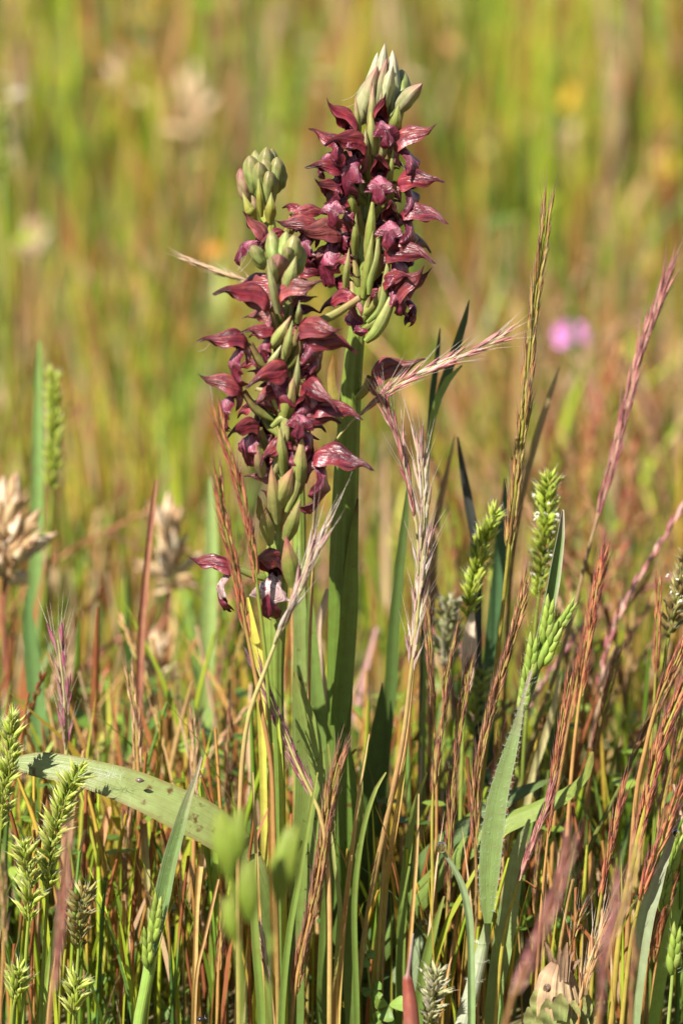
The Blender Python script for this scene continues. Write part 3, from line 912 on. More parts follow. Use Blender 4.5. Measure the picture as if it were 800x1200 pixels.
for q, w_ in [([(336, 600), (346, 575), (352, 545), (352, 522)], 14), ([(322, 590), (320, 560), (326, 540), (330, 520)], 11), ([(340, 470), (328, 480), (318, 462), (300, 455)], 9), ([(318, 500), (332, 490), (335, 510), (330, 530)], 12)]:
    mb = MB()
    Q = smooth([at(a_, b_, YB - .005) for a_, b_ in q], 14)
    t = np.linspace(0, 1, 14)
    mb.tube(Q, px(w_ / 2) * np.interp(t, [0, .2, .5, .8, 1], [.45, .8, 1, .75, .4]), np.array([lerp((0.19, 0.23, 0.05), (0.34, 0.28, 0.13), k) for k in t]), 12, ridge=.1, nr=3)
    part('ovary', mb, BUDM, B_)
# the long leaf arching to the left
mb, S1 = leaf_mesh([(14, 893), (40, 894), (90, 902), (150, 920), (205, 944), (250, 968), (285, 1000), (306, 1050), (318, 1110), (326, 1200)], [12, 32, 38, 46, 53, 52, 40, 32, 26, 20],
                   [-.004, -.005, -.007, -.009, -.010, -.010, -.009, -.009, -.008, YB], normal=(-0.05, -0.72, 0.70), fold=0.08, ground=True, n=46, wave=0.02,
                   cols=[(0, (0.19, 0.23, 0.075)), (0.35, (0.21, 0.25, 0.08)), (0.52, (0.21, 0.24, 0.075)), (0.62, (0.12, 0.17, 0.04)), (1, (0.08, 0.13, 0.03))], edge=(0.16, 0.09, 0.03))  # lower folded part painted darker, shade put into the colour
part('leaf', mb, LEAF, B_)['label'] = 'broad pale leaf arching away from the stem with brown nibbled edge'
LEAF_LINE = S1

# ------------------------------------------------------------------ grass heads
PAL = {   # (base, tip) of the scales, a few of each
    'rust': [((0.40, 0.27, 0.10), (0.20, 0.055, 0.03)), ((0.26, 0.12, 0.05), (0.14, 0.035, 0.022)), ((0.46, 0.31, 0.15), (0.26, 0.085, 0.045)), ((0.34, 0.31, 0.08), (0.22, 0.08, 0.03)), ((0.42, 0.22, 0.12), (0.30, 0.10, 0.06))],
    'red': [((0.38, 0.15, 0.06), (0.28, 0.032, 0.028)), ((0.46, 0.25, 0.10), (0.30, 0.05, 0.035)), ((0.32, 0.08, 0.045), (0.15, 0.018, 0.018)), ((0.44, 0.34, 0.11), (0.30, 0.07, 0.04)), ((0.44, 0.22, 0.10), (0.32, 0.07, 0.045))],
    'gold': [((0.36, 0.28, 0.06), (0.26, 0.09, 0.04)), ((0.42, 0.30, 0.10), (0.32, 0.13, 0.05)), ((0.30, 0.20, 0.05), (0.18, 0.06, 0.035)), ((0.34, 0.32, 0.08), (0.34, 0.20, 0.08))],
    'silver': [((0.56, 0.50, 0.36), (0.50, 0.34, 0.34)), ((0.50, 0.38, 0.30), (0.34, 0.14, 0.17)), ((0.62, 0.56, 0.46), (0.60, 0.46, 0.42)), ((0.44, 0.42, 0.20), (0.42, 0.24, 0.24))],
    'pink': [((0.48, 0.28, 0.22), (0.40, 0.13, 0.13)), ((0.54, 0.38, 0.30), (0.44, 0.20, 0.19)), ((0.38, 0.14, 0.13), (0.30, 0.08, 0.10))],
    'purple': [((0.42, 0.30, 0.22), (0.28, 0.07, 0.13)), ((0.34, 0.12, 0.15), (0.22, 0.04, 0.10)), ((0.46, 0.40, 0.20), (0.34, 0.12, 0.16))],
    'tan': [((0.52, 0.36, 0.18), (0.44, 0.22, 0.11)), ((0.46, 0.30, 0.14), (0.34, 0.14, 0.07)), ((0.56, 0.42, 0.24), (0.48, 0.28, 0.16))],
    'green': [((0.40, 0.52, 0.05), (0.56, 0.60, 0.14)), ((0.32, 0.45, 0.04), (0.48, 0.56, 0.10)), ((0.46, 0.54, 0.08), (0.64, 0.66, 0.24)), ((0.38, 0.47, 0.07), (0.56, 0.56, 0.18))],
    'brome': [((0.18, 0.27, 0.035), (0.30, 0.38, 0.07)), ((0.14, 0.23, 0.03), (0.26, 0.34, 0.06)), ((0.22, 0.30, 0.05), (0.34, 0.40, 0.10))],
    'lime': [((0.40, 0.54, 0.04), (0.56, 0.62, 0.10)), ((0.34, 0.48, 0.035), (0.48, 0.58, 0.08)), ((0.46, 0.55, 0.06), (0.62, 0.66, 0.16))],
    'olive': [((0.30, 0.28, 0.07), (0.42, 0.32, 0.12)), ((0.34, 0.36, 0.10), (0.46, 0.40, 0.18)), ((0.26, 0.24, 0.06), (0.32, 0.20, 0.08))],
    'pale': [((0.46, 0.46, 0.22), (0.62, 0.60, 0.42)), ((0.40, 0.42, 0.16), (0.58, 0.56, 0.34)), ((0.50, 0.48, 0.26), (0.66, 0.62, 0.50))],
    'straw': [((0.54, 0.40, 0.24), (0.60, 0.44, 0.30)), ((0.46, 0.32, 0.17), (0.52, 0.34, 0.22)), ((0.60, 0.47, 0.31), (0.56, 0.36, 0.26))],
}
SPK = {}
GREENSPK = plant_mat('green_chaff', 0.5, 0.4, 10, 0.2, 0.2, spec=0.5, bump=0)


def awned_scale(pal, kind):
    """a spikelet of a few overlapping scales, local Z along it, X outwards; real size"""
    key = (pal, kind)
    if key in SPK:
        return SPK[key]
    out = []
    for k in range(4):
        rr = random.Random(hash(key) % 1000 if False else len(SPK) * 10 + k)
        mb = MB()
        p = PAL[pal]
        mm = 0.001

        def cc():
            a, b = rr.choice(p)
            j = rr.uniform(0.8, 1.2)
            return np.array(a) * j, np.array(b) * j
        if kind == 'awned':          # slim scales, fine bristles
            for q in range(3):
                c0, c1 = cc()
                d = np.array([rr.uniform(-.06, .06), rr.uniform(-.10, .10), 1])
                b = np.array([rr.uniform(-.1, .15) * mm, rr.uniform(-.2, .2) * mm, q * 0.9 * mm])
                L = rr.uniform(2.4, 3.8) * mm
                mb.spindle(b, d, L, rr.uniform(.36, .58) * mm, c0, c1, 5, 5, (0.1 * mm, 0, 0))
                mb.hair(b + unit(d) * L * 0.93, d + np.array([rr.uniform(0, .18), rr.uniform(-.15, .15), 0]), rr.uniform(2.2, 4.4) * mm, 0.055 * mm, c1 * 0.8 + 0.09)
        elif kind == 'silver':       # long papery scales, long silky bristles
            for q in range(3):
                c0, c1 = cc()
                d = np.array([0.12 * q - 0.06, rr.uniform(-.14, .14), 1])
                b = np.array([0.1 * q * mm, rr.uniform(-.2, .2) * mm, q * 1.2 * mm])
                L = rr.uniform(4.4, 5.6) * mm
                mb.spindle(b, d, L, rr.uniform(.6, .9) * mm, c0, c1, 5, 6, (0.15 * mm, 0, 0))
                mb.hair(b + unit(d) * L * 0.93, d + np.array([rr.uniform(.0, .2), rr.uniform(-.2, .2), 0]), rr.uniform(5, 9) * mm, 0.06 * mm, (0.58, 0.48, 0.40))
        elif kind == 'ovate':        # small pointed boat-shaped scales
            for q in range(4):
                c0, c1 = cc()
                d = np.array([rr.uniform(-.1, .3), rr.uniform(-.45, .45), 1.0])
                b = np.array([0, rr.uniform(-.2, .2) * mm, rr.uniform(0, .9) * mm])
                L = rr.uniform(1.7, 2.9) * mm
                mb.spindle(b, d, L, rr.uniform(.5, .75) * mm, c0, c1, 5, 5, (rr.uniform(.1, .3) * mm, 0, 0), 0.3)
                mb.hair(b + unit(d) * L * .9, d + np.array([.3, rr.uniform(-.3, .3), 0]), rr.uniform(.6, 1.5) * mm, 0.04 * mm, (0.72, 0.70, 0.52))
        elif kind == 'brome':        # fat ovate hairy spikelet, scales shingled
            for q in range(7):
                c0, c1 = cc()
                sd = 1 if q % 2 else -1
                d = np.array([0.05, sd * 0.22, 1])
                b = np.array([0, sd * 0.15 * mm, q * 0.95 * mm])
                mb.spindle(b, d, (4.4 - q * .22) * mm, (1.75 - q * .1) * mm, c0, c1, 6, 6, (0, -sd * .35 * mm, 0), 0.4, flat=0.8)
                mb.hair(b + unit(d) * 3.6 * mm, (0, sd * .15, 1), 1.6 * mm, 0.05 * mm, c1)
            for q in range(26):
                a, z = rr.uniform(0, 6.28), rr.uniform(.5, 7) * mm
                mb.hair((math.cos(a) * .8 * mm, math.sin(a) * .9 * mm, z), (math.cos(a), math.sin(a), .8), rr.uniform(.6, 1.1) * mm, 0.022 * mm, (0.7, 0.7, 0.6))
        SPK.setdefault(key, []).append(mb.mesh('spikelet', GREENSPK if kind == 'ovate' else CHAFF))
        out = SPK[key]
    return out


CULM = {'green': [(0, (0.28, 0.32, 0.05)), (1, (0.20, 0.27, 0.05))], 'orange': [(0, (0.34, 0.30, 0.07)), (0.35, (0.46, 0.25, 0.09)), (0.7, (0.44, 0.24, 0.08)), (1, (0.24, 0.26, 0.06))],
        'pink': [(0, (0.46, 0.24, 0.18)), (0.5, (0.36, 0.26, 0.12)), (1, (0.26, 0.24, 0.06))], 'gold': [(0, (0.34, 0.32, 0.06)), (0.6, (0.36, 0.30, 0.05)), (1, (0.40, 0.27, 0.07))],
        'pale': [(0, (0.52, 0.48, 0.26)), (0.3, (0.46, 0.40, 0.14)), (0.5, (0.48, 0.28, 0.12)), (1, (0.36, 0.32, 0.08))], 'rust': [(0, (0.26, 0.10, 0.05)), (1, (0.32, 0.22, 0.08))], 'dark': [(0, (0.10, 0.05, 0.03)), (0.4, (0.16, 0.18, 0.04)), (1, (0.24, 0.26, 0.05))]}


def head_grass(name, label, pts, y, head, pal='rust', kind='awned', culm='green', step=7.0, wpx=4.0, size=1.0, lean=0.13, group=None, rows=2, seed=0, offs=0.5, sheath=None, anthers=0, ground=True):
    """pts pixels tip to foot; head = length of the seed head in pixels"""
    rr = random.Random(seed + len(label))
    P = trace(pts, y, ground)
    o = thing(name, label, 'grass', P[-1] * [1, 1, 0], group)
    n = len(P)
    t = np.linspace(0, 1, n)
    L = np.concatenate([[0], np.cumsum(np.linalg.norm(np.diff(P, axis=0), axis=1))])
    ym = y if not hasattr(y, '__len__') else y[0]
    hl = px(head, ym)
    r = px(wpx / 2, ym) * np.interp(L, [0, hl * .5, hl, hl * 1.4, L[-1]], [.25, .45, .7, .9, 1.1])
    mb = MB()
    mb.tube(P, r, np.array([ramp(k, CULM[culm]) for k in t]), 7)
    part('culm', mb, GRASS, o)
    ms = awned_scale(pal, kind)
    m = max(4, int(head / (step * (.62 if kind == 'awned' else .8 if kind == 'silver' else .27))))
    ax0 = rr.uniform(0, 6.28)
    for k in range(m):
        s = hl * (k + 0.3) / m + px(12, ym) * (kind != 'ovate') * 0.4
        i = min(int(np.searchsorted(L, s)), n - 2)
        f = (s - L[i - 1]) / (L[i] - L[i - 1] + 1e-9) if i > 0 else 0
        p = P[max(i - 1, 0)] * (1 - f) + P[i] * f
        up = unit(P[max(i - 1, 0)] - P[i + 1])
        for q in range(1):
            a = ax0 + k * (math.pi if rows == 2 and k % 3 else 2.39996) + rr.uniform(-.7, .7)
            e1 = unit(np.cross(up, [0.2, 0.9, 0.1]))
            e2 = np.cross(up, e1)
            out = e1 * math.cos(a) + e2 * math.sin(a)
            ln = lean * (rr.uniform(.1, 1.2) if kind != 'ovate' else rr.uniform(.4, 1.3))
            sc = size * (.85 if kind == 'awned' else .98 if kind == 'ovate' else 1) * rr.uniform(.72, 1.2) * (1 if kind != 'ovate' else np.interp(k / m, [0, .15, .7, 1], [.7, 1, 1.05, .8]))
            put('spikelet', rr.choice(ms), o, frame(p + out * px(offs * wpx, ym) - up * 0.0006 * (kind != 'ovate'), up + out * ln, out, sc))
    if anthers:
        mb = MB()
        for k in range(anthers):
            s = rr.uniform(0.02, .75) * hl
            i = min(int(np.searchsorted(L, s)), n - 2)
            a = rr.uniform(0, 6.28)
            out = np.array([math.cos(a), math.sin(a), rr.uniform(-.2, .4)])
            b = P[i] + out * px(rr.uniform(11, 17), ym)
            for sg in (-1, 1):
                mb.spindle(b, (rr.uniform(-1, 1), rr.uniform(-1, 1), rr.uniform(-1, .6)), px(rr.uniform(4, 6.5)), px(2.6), (0.78, 0.74, 0.62), (0.82, 0.8, 0.72), 5, 4)
        an = part('anthers', mb, HAIRM, o)
        an['kind'] = 'stuff'
    if sheath:
        a, b, w, c = sheath
        mb, _ = leaf_mesh([(p[0], p[1]) for p in a], b, ym - .001, fold=-.35, cols=[(0, w), (1, c)], n=16, cross=7)
        part('sheath', mb, GRASS, o)
    return o


G1 = 'awned grass spikes around the orchids'
H = lambda *a, **k: head_grass('grass_spike', *a, group=G1, **k)
H('tallest golden-brown grass spike, slender and upright, tip fraying into fine awns', [(641, 245), (636, 290), (628, 340), (619, 420), (612, 500), (603, 580), (594, 660), (586, 736), (574, 832), (560, 960), (548, 1110), (544, 1200)], .012, 400, pal='gold', culm='gold', step=6.5, wpx=6, size=1.25, lean=.10)
H('long silvery-pink grass spike leaning out over the meadow, its tip bristly', [(787, 318), (775, 345), (747, 425), (728, 500), (710, 570), (690, 640), (672, 715), (650, 790), (625, 860), (600, 960), (578, 1100)], .045, 300, pal='pink', culm='pink', step=7, wpx=5.5, size=1.35, lean=.08)
H('rust-red grass spike crossing the foot of the tallest golden spike', [(616, 680), (609, 712), (600, 747), (584, 800), (570, 850), (559, 905), (556, 960), (558, 1060), (552, 1200)], -.003, 330, pal='rust', culm='rust', step=6.5, wpx=5, size=1.1, lean=.09)
H('blood-red grass spike with orange base behind the soft hairy spikelets', [(708, 648), (703, 672), (696, 705), (690, 745), (683, 790), (676, 840), (668, 920), (660, 1050), (655, 1180)], .012, 170, pal='red', culm='orange', step=5, wpx=5, size=1.2, lean=.13)
H('thin red spike in front of the curled-up orchid leaf tip', [(666, 800), (661, 830), (654, 875), (647, 925), (641, 985), (634, 1060), (626, 1180)], -.008, 185, pal='red', culm='orange', step=6, wpx=4, size=1.05, lean=.09)
H('dark rust spike left of the twin beside it, before the pale fluffy head', [(532, 748), (529, 762), (522, 805), (516, 857), (509, 908), (506, 960), (506, 1060), (500, 1200)], -.003, 190, pal='rust', culm='gold', step=6, wpx=4.5, size=1.1, lean=.11)
H('dark rust spike rising right under the tan leaf sheath', [(549, 786), (546, 805), (540, 837), (532, 894), (527, 952), (525, 1020), (522, 1100), (518, 1200)], 0.0, 300, pal='rust', culm='gold', step=6, wpx=4.5, size=1.15, lean=.11)
H('thin brick-coloured spike hugging the silver tasselled one', [(500, 652), (500, 680), (502, 750), (506, 815), (510, 880), (511, 980), (506, 1190)], .008, 190, pal='rust', culm='orange', step=7, wpx=4, size=1.0, lean=.07)
H('big silver tasselled grass with long awns on a thick orange stalk', [(491, 520), (495, 560), (497, 610), (493, 670), (488, 730), (481, 790), (472, 865), (456, 945), (440, 1020), (426, 1100), (414, 1205)], -.008, 270, pal='silver', kind='silver', culm='pale', step=9.5, wpx=7, size=.84, lean=.08)
H('mauve spike drooping from a dark tip into the silver tassel', [(450, 466), (458, 496), (469, 526), (482, 580), (489, 630), (489, 700), (484, 780), (474, 880), (452, 980), (440, 1190)], -.004, 150, pal='pink', kind='silver', culm='pale', step=9, wpx=4, size=.8, lean=.07)
H('pinkish tan spike slanting across the tall orchid stem', [(590, 394), (560, 408), (530, 420), (495, 436), (460, 455), (428, 479), (402, 505), (384, 535), (372, 590), (366, 680), (362, 800), (362, 1000), (360, 1200)], [-.004, -.004, -.004, -.004, -.004, -.003, -.002, .002, .004, .004, .004, .006, .008], 190, pal='pink', kind='silver', culm='pale', step=9, wpx=4, size=.66, lean=.05)
H('red spike leaning on the lower flowers of the front orchid', [(258, 490), (263, 520), (272, 545), (282, 578), (291, 620), (298, 660), (304, 710), (310, 760), (315, 830), (320, 950), (322, 1190)], -.020, 195, pal='red', culm='green', step=6.5, wpx=5, size=1.15, lean=.09)
H('red and green spike crossing the lowest orchid flower', [(257, 560), (261, 600), (267, 632), (275, 665), (282, 705), (288, 735), (297, 780), (307, 835), (318, 900), (321, 980), (324, 1080), (326, 1190)], -.022, 190, pal='red', culm='orange', step=6.5, wpx=6, size=1.15, lean=.11)
H('silvery spike with a brush of white awns leaning against the front orchid stem', [(371, 640), (362, 662), (348, 697), (335, 726), (321, 757), (311, 785), (300, 812), (290, 846), (284, 892), (281, 950), (279, 1040), (280, 1190)], -.024, 125, pal='silver', kind='silver', culm='pale', step=11, wpx=6, size=1.0, lean=.09)
H('plum-coloured spike slanting down across the specked leaf', [(302, 783), (317, 822), (335, 865), (350, 900), (364, 928), (373, 948), (381, 985), (386, 1060), (386, 1190)], -.018, 165, pal='purple', culm='pale', step=6, wpx=6.5, size=1.2, lean=.06)
H('orange-brown bristly spike rising before the specked orchid leaf', [(396, 894), (391, 915), (385, 945), (379, 985), (372, 1030), (361, 1085), (348, 1145), (341, 1200)], -.018, 290, pal='rust', kind='awned', culm='orange', step=5, wpx=7, size=1.3, lean=.10)
H('mauve and silver spike peeping over the arching broad leaf', [(68, 750), (73, 790), (77, 840), (78, 885), (76, 960), (70, 1190)], .012, 130, pal='purple', kind='silver', culm='pale', step=10, wpx=7, size=.75, lean=.05)
H('thick red and gold spike, the largest of the right-hand tangle', [(822, 748), (808, 785), (797, 815), (785, 842), (775, 868), (765, 905), (755, 950), (747, 980), (739, 1020), (728, 1070), (716, 1190)], -.004, 270, pal='red', culm='gold', step=5, wpx=8, size=1.35, lean=.10)
H('crimson spike with zigzag golden stalk beside the rolled grey blade', [(818, 880), (806, 908), (787, 950), (775, 985), (760, 1020), (749, 1055), (738, 1110), (728, 1200)], -.014, 190, pal='red', culm='gold', step=6, wpx=6, size=1.25, lean=.12)
H('nearly black-brown spike on a bent green stalk', [(800, 768), (784, 800), (772, 825), (755, 860), (740, 890), (733, 908), (717, 940), (700, 972), (681, 1014), (664, 1050), (645, 1190)], .012, 130, pal='rust', culm='dark', step=7, wpx=6, size=1.1, lean=.05)
H('short dark red spike beside the pollen-dusted green head', [(771, 682), (770, 725), (768, 780), (764, 850), (755, 960), (745, 1190)], .018, 110, pal='red', culm='gold', step=7, wpx=4, size=1.0, lean=.06)
H('red spike bending in above the thick red and gold one', [(820, 712), (804, 745), (790, 778), (772, 816), (755, 880), (742, 960), (730, 1190)], .004, 120, pal='red', culm='orange', step=6, wpx=6, size=1.15, lean=.08)
H('rosy brown spike below the curled-up leaf tip', [(642, 928), (637, 950), (625, 985), (611, 1022), (600, 1055), (588, 1110), (580, 1200)], -.008, 120, pal='pink', culm='gold', step=6, wpx=5, size=1.1, lean=.07)
H('little awned rust spike above the dry seed capsule', [(679, 1064), (674, 1085), (668, 1112), (664, 1150), (660, 1200)], -.010, 45, pal='rust', kind='silver', culm='rust', step=9, wpx=4, size=.6, lean=.12)
H('tan spike with long straight awns right of the dry seed capsule', [(706, 1088), (700, 1108), (690, 1134), (682, 1165), (676, 1205)], -.016, 95, pal='tan', kind='silver', culm='orange', step=8, wpx=5, size=.8, lean=.07)
H('slim brown spike low behind the rosy brown one', [(632, 990), (629, 1020), (627, 1060), (626, 1110), (622, 1190)], .004, 80, pal='rust', culm='orange', step=6, wpx=4, size=1.0, lean=.07)
H('pale thin spike at the foot of the front orchid', [(304, 1090), (310, 1115), (314, 1140), (320, 1180)], -.022, 70, pal='silver', kind='awned', culm='pale', step=6, wpx=4, size=1.0, lean=.08)
H('slender brown spike low in the right-hand tangle', [(757, 1030), (752, 1070), (749, 1110), (744, 1190)], -.004, 90, pal='rust', culm='orange', step=6, wpx=5, size=1.1, lean=.08)
H('scarlet spike half hidden under the rolled grey blade', [(772, 1060), (766, 1090), (758, 1125), (752, 1190)], 0.0, 80, pal='red', culm='orange', step=6, wpx=5, size=1.1, lean=.08)

H('red spike rising between the hairy grass and the blood-red spike', [(690, 722), (683, 760), (672, 815), (660, 880), (648, 970), (640, 1190)], .022, 130, pal='red', culm='orange', step=6, wpx=5, size=1.1, lean=.09)
H('leaning rust spike behind the curled-up leaf tip', [(722, 770), (712, 810), (700, 860), (690, 920), (680, 1010), (672, 1190)], .03, 120, pal='rust', culm='orange', step=6, wpx=5, size=1.1, lean=.09)
H('slim crimson spike in front of the bent green stalk', [(729, 925), (722, 960), (713, 1000), (704, 1050), (696, 1110), (690, 1200)], -.006, 130, pal='red', culm='gold', step=6, wpx=5, size=1.1, lean=.09)
H('rusty spike at the far end of the bent green stalk', [(800, 840), (790, 880), (778, 930), (766, 1000), (758, 1080), (752, 1190)], .01, 150, pal='rust', culm='gold', step=6, wpx=5, size=1.1, lean=.09)
H('thin red spike between the twin dark rust spikes', [(585, 862), (581, 890), (577, 930), (572, 980), (570, 1060), (566, 1190)], .01, 130, pal='red', culm='gold', step=6, wpx=4, size=1.0, lean=.08)
H('red-brown spike low behind the rolled grey blade', [(786, 1040), (779, 1075), (770, 1115), (762, 1190)], .004, 90, pal='red', culm='orange', step=6, wpx=5, size=1.1, lean=.08)
H('straw spike standing behind the hairy blade of the arching leaf', [(150, 960), (147, 1000), (146, 1050), (145, 1190)], .02, 120, pal='tan', culm='orange', step=6, wpx=5, size=1.0, lean=.08)
H('rust straw spike between the arching leaf and the front orchid', [(262, 1060), (259, 1095), (256, 1140), (255, 1190)], .0, 80, pal='rust', culm='orange', step=6, wpx=5, size=1.0, lean=.08)
H('tan spike rising over the arching leaf beside the straw stalk', [(152, 790), (158, 830), (161, 880), (163, 940), (165, 1190)], .02, 110, pal='tan', culm='orange', step=6, wpx=6, size=1.1, lean=.08)
H('copper spike rising over the broadest bend of the arching leaf', [(226, 842), (228, 880), (228, 930), (227, 1000), (226, 1190)], .02, 110, pal='tan', culm='orange', step=6, wpx=6, size=1.1, lean=.08)
H('copper spike left of the crossing silver awns', [(268, 840), (267, 880), (266, 940), (264, 1010), (262, 1190)], .03, 120, pal='rust', culm='orange', step=6, wpx=6, size=1.1, lean=.08)

H('pale straw spike tip poking out behind the upper flowers of the front orchid', [(220, 304), (250, 317), (285, 330), (315, 350), (335, 420), (340, 600), (345, 900), (346, 1190)], .04, 95, pal='straw', kind='awned', culm='pale', step=9, wpx=4, size=1.0, lean=.03)

G2 = 'dense green grass heads'
D = lambda *a, **k: head_grass('green_spike', *a, group=G2, **{**dict(kind='ovate', culm='green', rows=6, lean=.55, step=7, wpx=5, pal='green', size=1.05), **k})
D('plump lime-green head dotted with white pollen sacs', [(643, 562), (640, 610), (636, 660), (630, 705), (622, 780), (612, 900), (600, 1190)], .030, 145, pal='lime', anthers=26, size=1.2)
D('lime-green shaggy head above a tan leaf sheath', [(579, 602), (571, 625), (562, 648), (554, 690), (547, 735), (545, 800), (540, 920), (535, 1190)], .024, 135, pal='lime', size=1.15, sheath=([(553, 715), (551, 740), (549, 770), (546, 810)], [4, 15, 17, 9], (0.52, 0.42, 0.32), (0.48, 0.35, 0.24)))
D('fresh green head at the arching leaf end', [(14, 842), (13, 870), (10, 905), (4, 945), (0, 985), (-4, 1060), (-6, 1190)], -.012, 140, size=1.05)
D('bristly green head standing before the arching leaf', [(93, 903), (85, 920), (75, 940), (66, 970), (60, 1000), (56, 1050), (54, 1080), (48, 1190)], -.016, 155, size=1.15, lean=.7)
D('bright green loose head on a yellow-streaked stalk', [(28, 990), (33, 1020), (36, 1045), (33, 1085), (30, 1130), (27, 1200)], -.020, 98, size=1.15, lean=.7)
D('olive ripening head with spread lower spikelets', [(99, 1046), (96, 1065), (92, 1095), (92, 1116), (90, 1150), (88, 1200)], -.018, 72, pal='olive', size=1.15, lean=.7)
D('short pale head near the soil below the olive one', [(92, 1150), (88, 1170), (86, 1200)], -.020, 45, pal='green', size=1.1, lean=.7, step=6)
D('small pointed head splitting open beside the yellow-streaked stalk', [(22, 1140), (20, 1160), (16, 1182), (14, 1200)], -.022, 40, pal='green', size=1.15, lean=.55, step=7)
D('pale green head dusted with pollen at the thick red spike', [(802, 655), (798, 685), (791, 715), (782, 750), (776, 795), (768, 900), (760, 1190)], .020, 98, pal='olive', anthers=24, size=1.15)
D('pale fluffy head behind the dark rust spikes', [(527, 706), (526, 735), (524, 780), (520, 860), (516, 1190)], .050, 85, pal='pale', size=1.2, lean=.8)
D('blurred green head deep behind the rust spikes', [(561, 790), (558, 825), (555, 865), (552, 960), (550, 1190)], .050, 80, pal='green', size=1.2, lean=.7)
D('squat whitish green head by the red sheath', [(512, 1140), (508, 1165), (503, 1205)], -.012, 70, pal='pale', size=1.2, lean=.75, step=6)
D('tall bright green head far left of the orchids', [(62, 440), (63, 480), (63, 530), (61, 580), (56, 700), (50, 850)], .115, 140, pal='lime', size=1.1, lean=.45)
D('blurred dark green head far back in the yellow-green meadow', [(-2, 135), (2, 165), (4, 205), (6, 300), (8, 480)], .33, 75, pal='green', size=1.5, lean=.45)
D('far lime-green head over the tangle of red spikes', [(588, 612), (583, 650), (580, 700), (575, 900)], .09, 90, pal='lime', size=1.0)

# ------------------------------------------------------------------ soft hairy grasses
HAIRC = (0.74, 0.75, 0.66)


def fuzz(mb, S_, n, side, L, rr):
    """hairs along both edges of a traced leaf S_ (x, y, z, width)"""
    for _ in range(n):
        i = rr.randrange(2, len(S_) - 2)
        tg = unit(S_[i + 1, :3] - S_[i - 1, :3])
        sv = unit(np.cross(tg, [0, -1, 0.3]))
        sd = rr.choice(side)
        w = rr.uniform(.2, 1.0) if rr.random() < .35 else 1.0
        mb.hair(S_[i, :3] + sv * sd * S_[i, 3] / 2 * w + np.array([0, -0.0002, 0]), sv * sd * rr.uniform(.2, 1) + tg * rr.uniform(-1.1, .3) + np.array([rr.uniform(-.4, .4), -.6, rr.uniform(-.3, .5)]), L * rr.uniform(.25, 1.0), 0.000017, HAIRC, (rr.uniform(-.3, .3) * L, 0, rr.uniform(-.2, .5) * L))


def brome(o, items, y):
    ms = awned_scale('brome', 'brome')
    for b, t in items:
        Bp, Tp = at(*b, y), at(*t, y - .001)
        put('spikelet', random.choice(ms), o, frame(Bp, Tp - Bp, (0, -1, 0), np.linalg.norm(Tp - Bp) / 0.0086))


rr = random.Random(4)
YH = -.010
h1 = thing('hairy_grass_plant', 'soft hairy grass with a broad fresh leaf, folded upper blade and fat green spikelets', 'grass', at(541, 1215, YH) * [1, 1, 0], 'soft hairy grasses')
mb = MB()
Q = trace([(632, 742), (622, 790), (612, 830), (598, 890), (588, 950), (580, 1020), (571, 1082), (558, 1140), (541, 1205)], YH + .002)
mb.tube(Q, px(1) * np.interp(np.linspace(0, 1, len(Q)), [0, .3, .65, .72, 1], [2, 4, 4.5, 8, 12]), np.array([ramp(k, [(0, (0.2, 0.27, 0.06)), (.65, (0.22, 0.28, 0.08)), (.75, (0.46, 0.50, 0.34)), (1, (0.48, 0.50, 0.36))]) for k in np.linspace(0, 1, len(Q))]), 9)
part('culm', mb, SOFT, h1)
fz = MB()
for k in range(800):
    i = rr.randrange(int(len(Q) * .68), len(Q) - 1)
    a = rr.uniform(0, 6.28)
    d = np.array([math.cos(a), math.sin(a), rr.uniform(-.1, .4)])
    fz.hair(Q[i] + d * [1, 1, 0] * px(4.5 + 2.5 * (i / len(Q))), d, px(rr.uniform(2.5, 8)), 0.000018, HAIRC)
mb, S_ = leaf_mesh([(622, 786), (612, 820), (606, 848), (596, 885), (584, 930), (577, 975), (573, 1020), (571, 1055), (571, 1082)], [4, 5, 10, 17, 23, 26, 25, 18, 8], YH - .003, fold=-.08,
                   cols=[(0, (0.40, 0.30, 0.26)), (.12, (0.34, 0.33, 0.20)), (.3, (0.23, 0.31, 0.11)), (1, (0.20, 0.29, 0.08))], n=40, edge=(0.32, 0.38, 0.2))
part('leaf', mb, SOFT, h1)
fuzz(fz, S_, 800, (-1, 1), px(6.5), rr)
mb, S_ = leaf_mesh([(658, 597), (653, 625), (646, 658), (640, 690), (632, 728), (624, 765), (616, 800), (612, 828)], [3, 10, 15, 17, 17, 16, 14, 8], YH + .004, fold=-.75, normal=(0.5, -.8, .1),
                   cols=[(0, (0.34, 0.26, 0.22)), (.15, (0.15, 0.22, 0.07)), (1, (0.12, 0.20, 0.05))], n=34, edge=(0.5, 0.42, 0.36))
part('leaf', mb, SOFT, h1)
fuzz(fz, S_, 300, (1,), px(4), rr)
mb, S_ = leaf_mesh([(620, 960), (606, 1000), (598, 1050), (588, 1110), (576, 1190)], [3, 16, 22, 24, 18], YH + .006, fold=-.15, cols=[(0, (0.34, 0.40, 0.18)), (1, (0.2, 0.30, 0.08))], ground=True)
part('leaf', mb, SOFT, h1)
random.seed(2)
brome(h1, [((619, 802), (625, 740)), ((637, 755), (645, 696)), ((652, 740), (675, 701)), ((631, 786), (657, 728)), ((612, 838), (617, 780))], YH)
ob = part('hairs', fz, HAIRM, h1)
ob['kind'] = 'stuff'

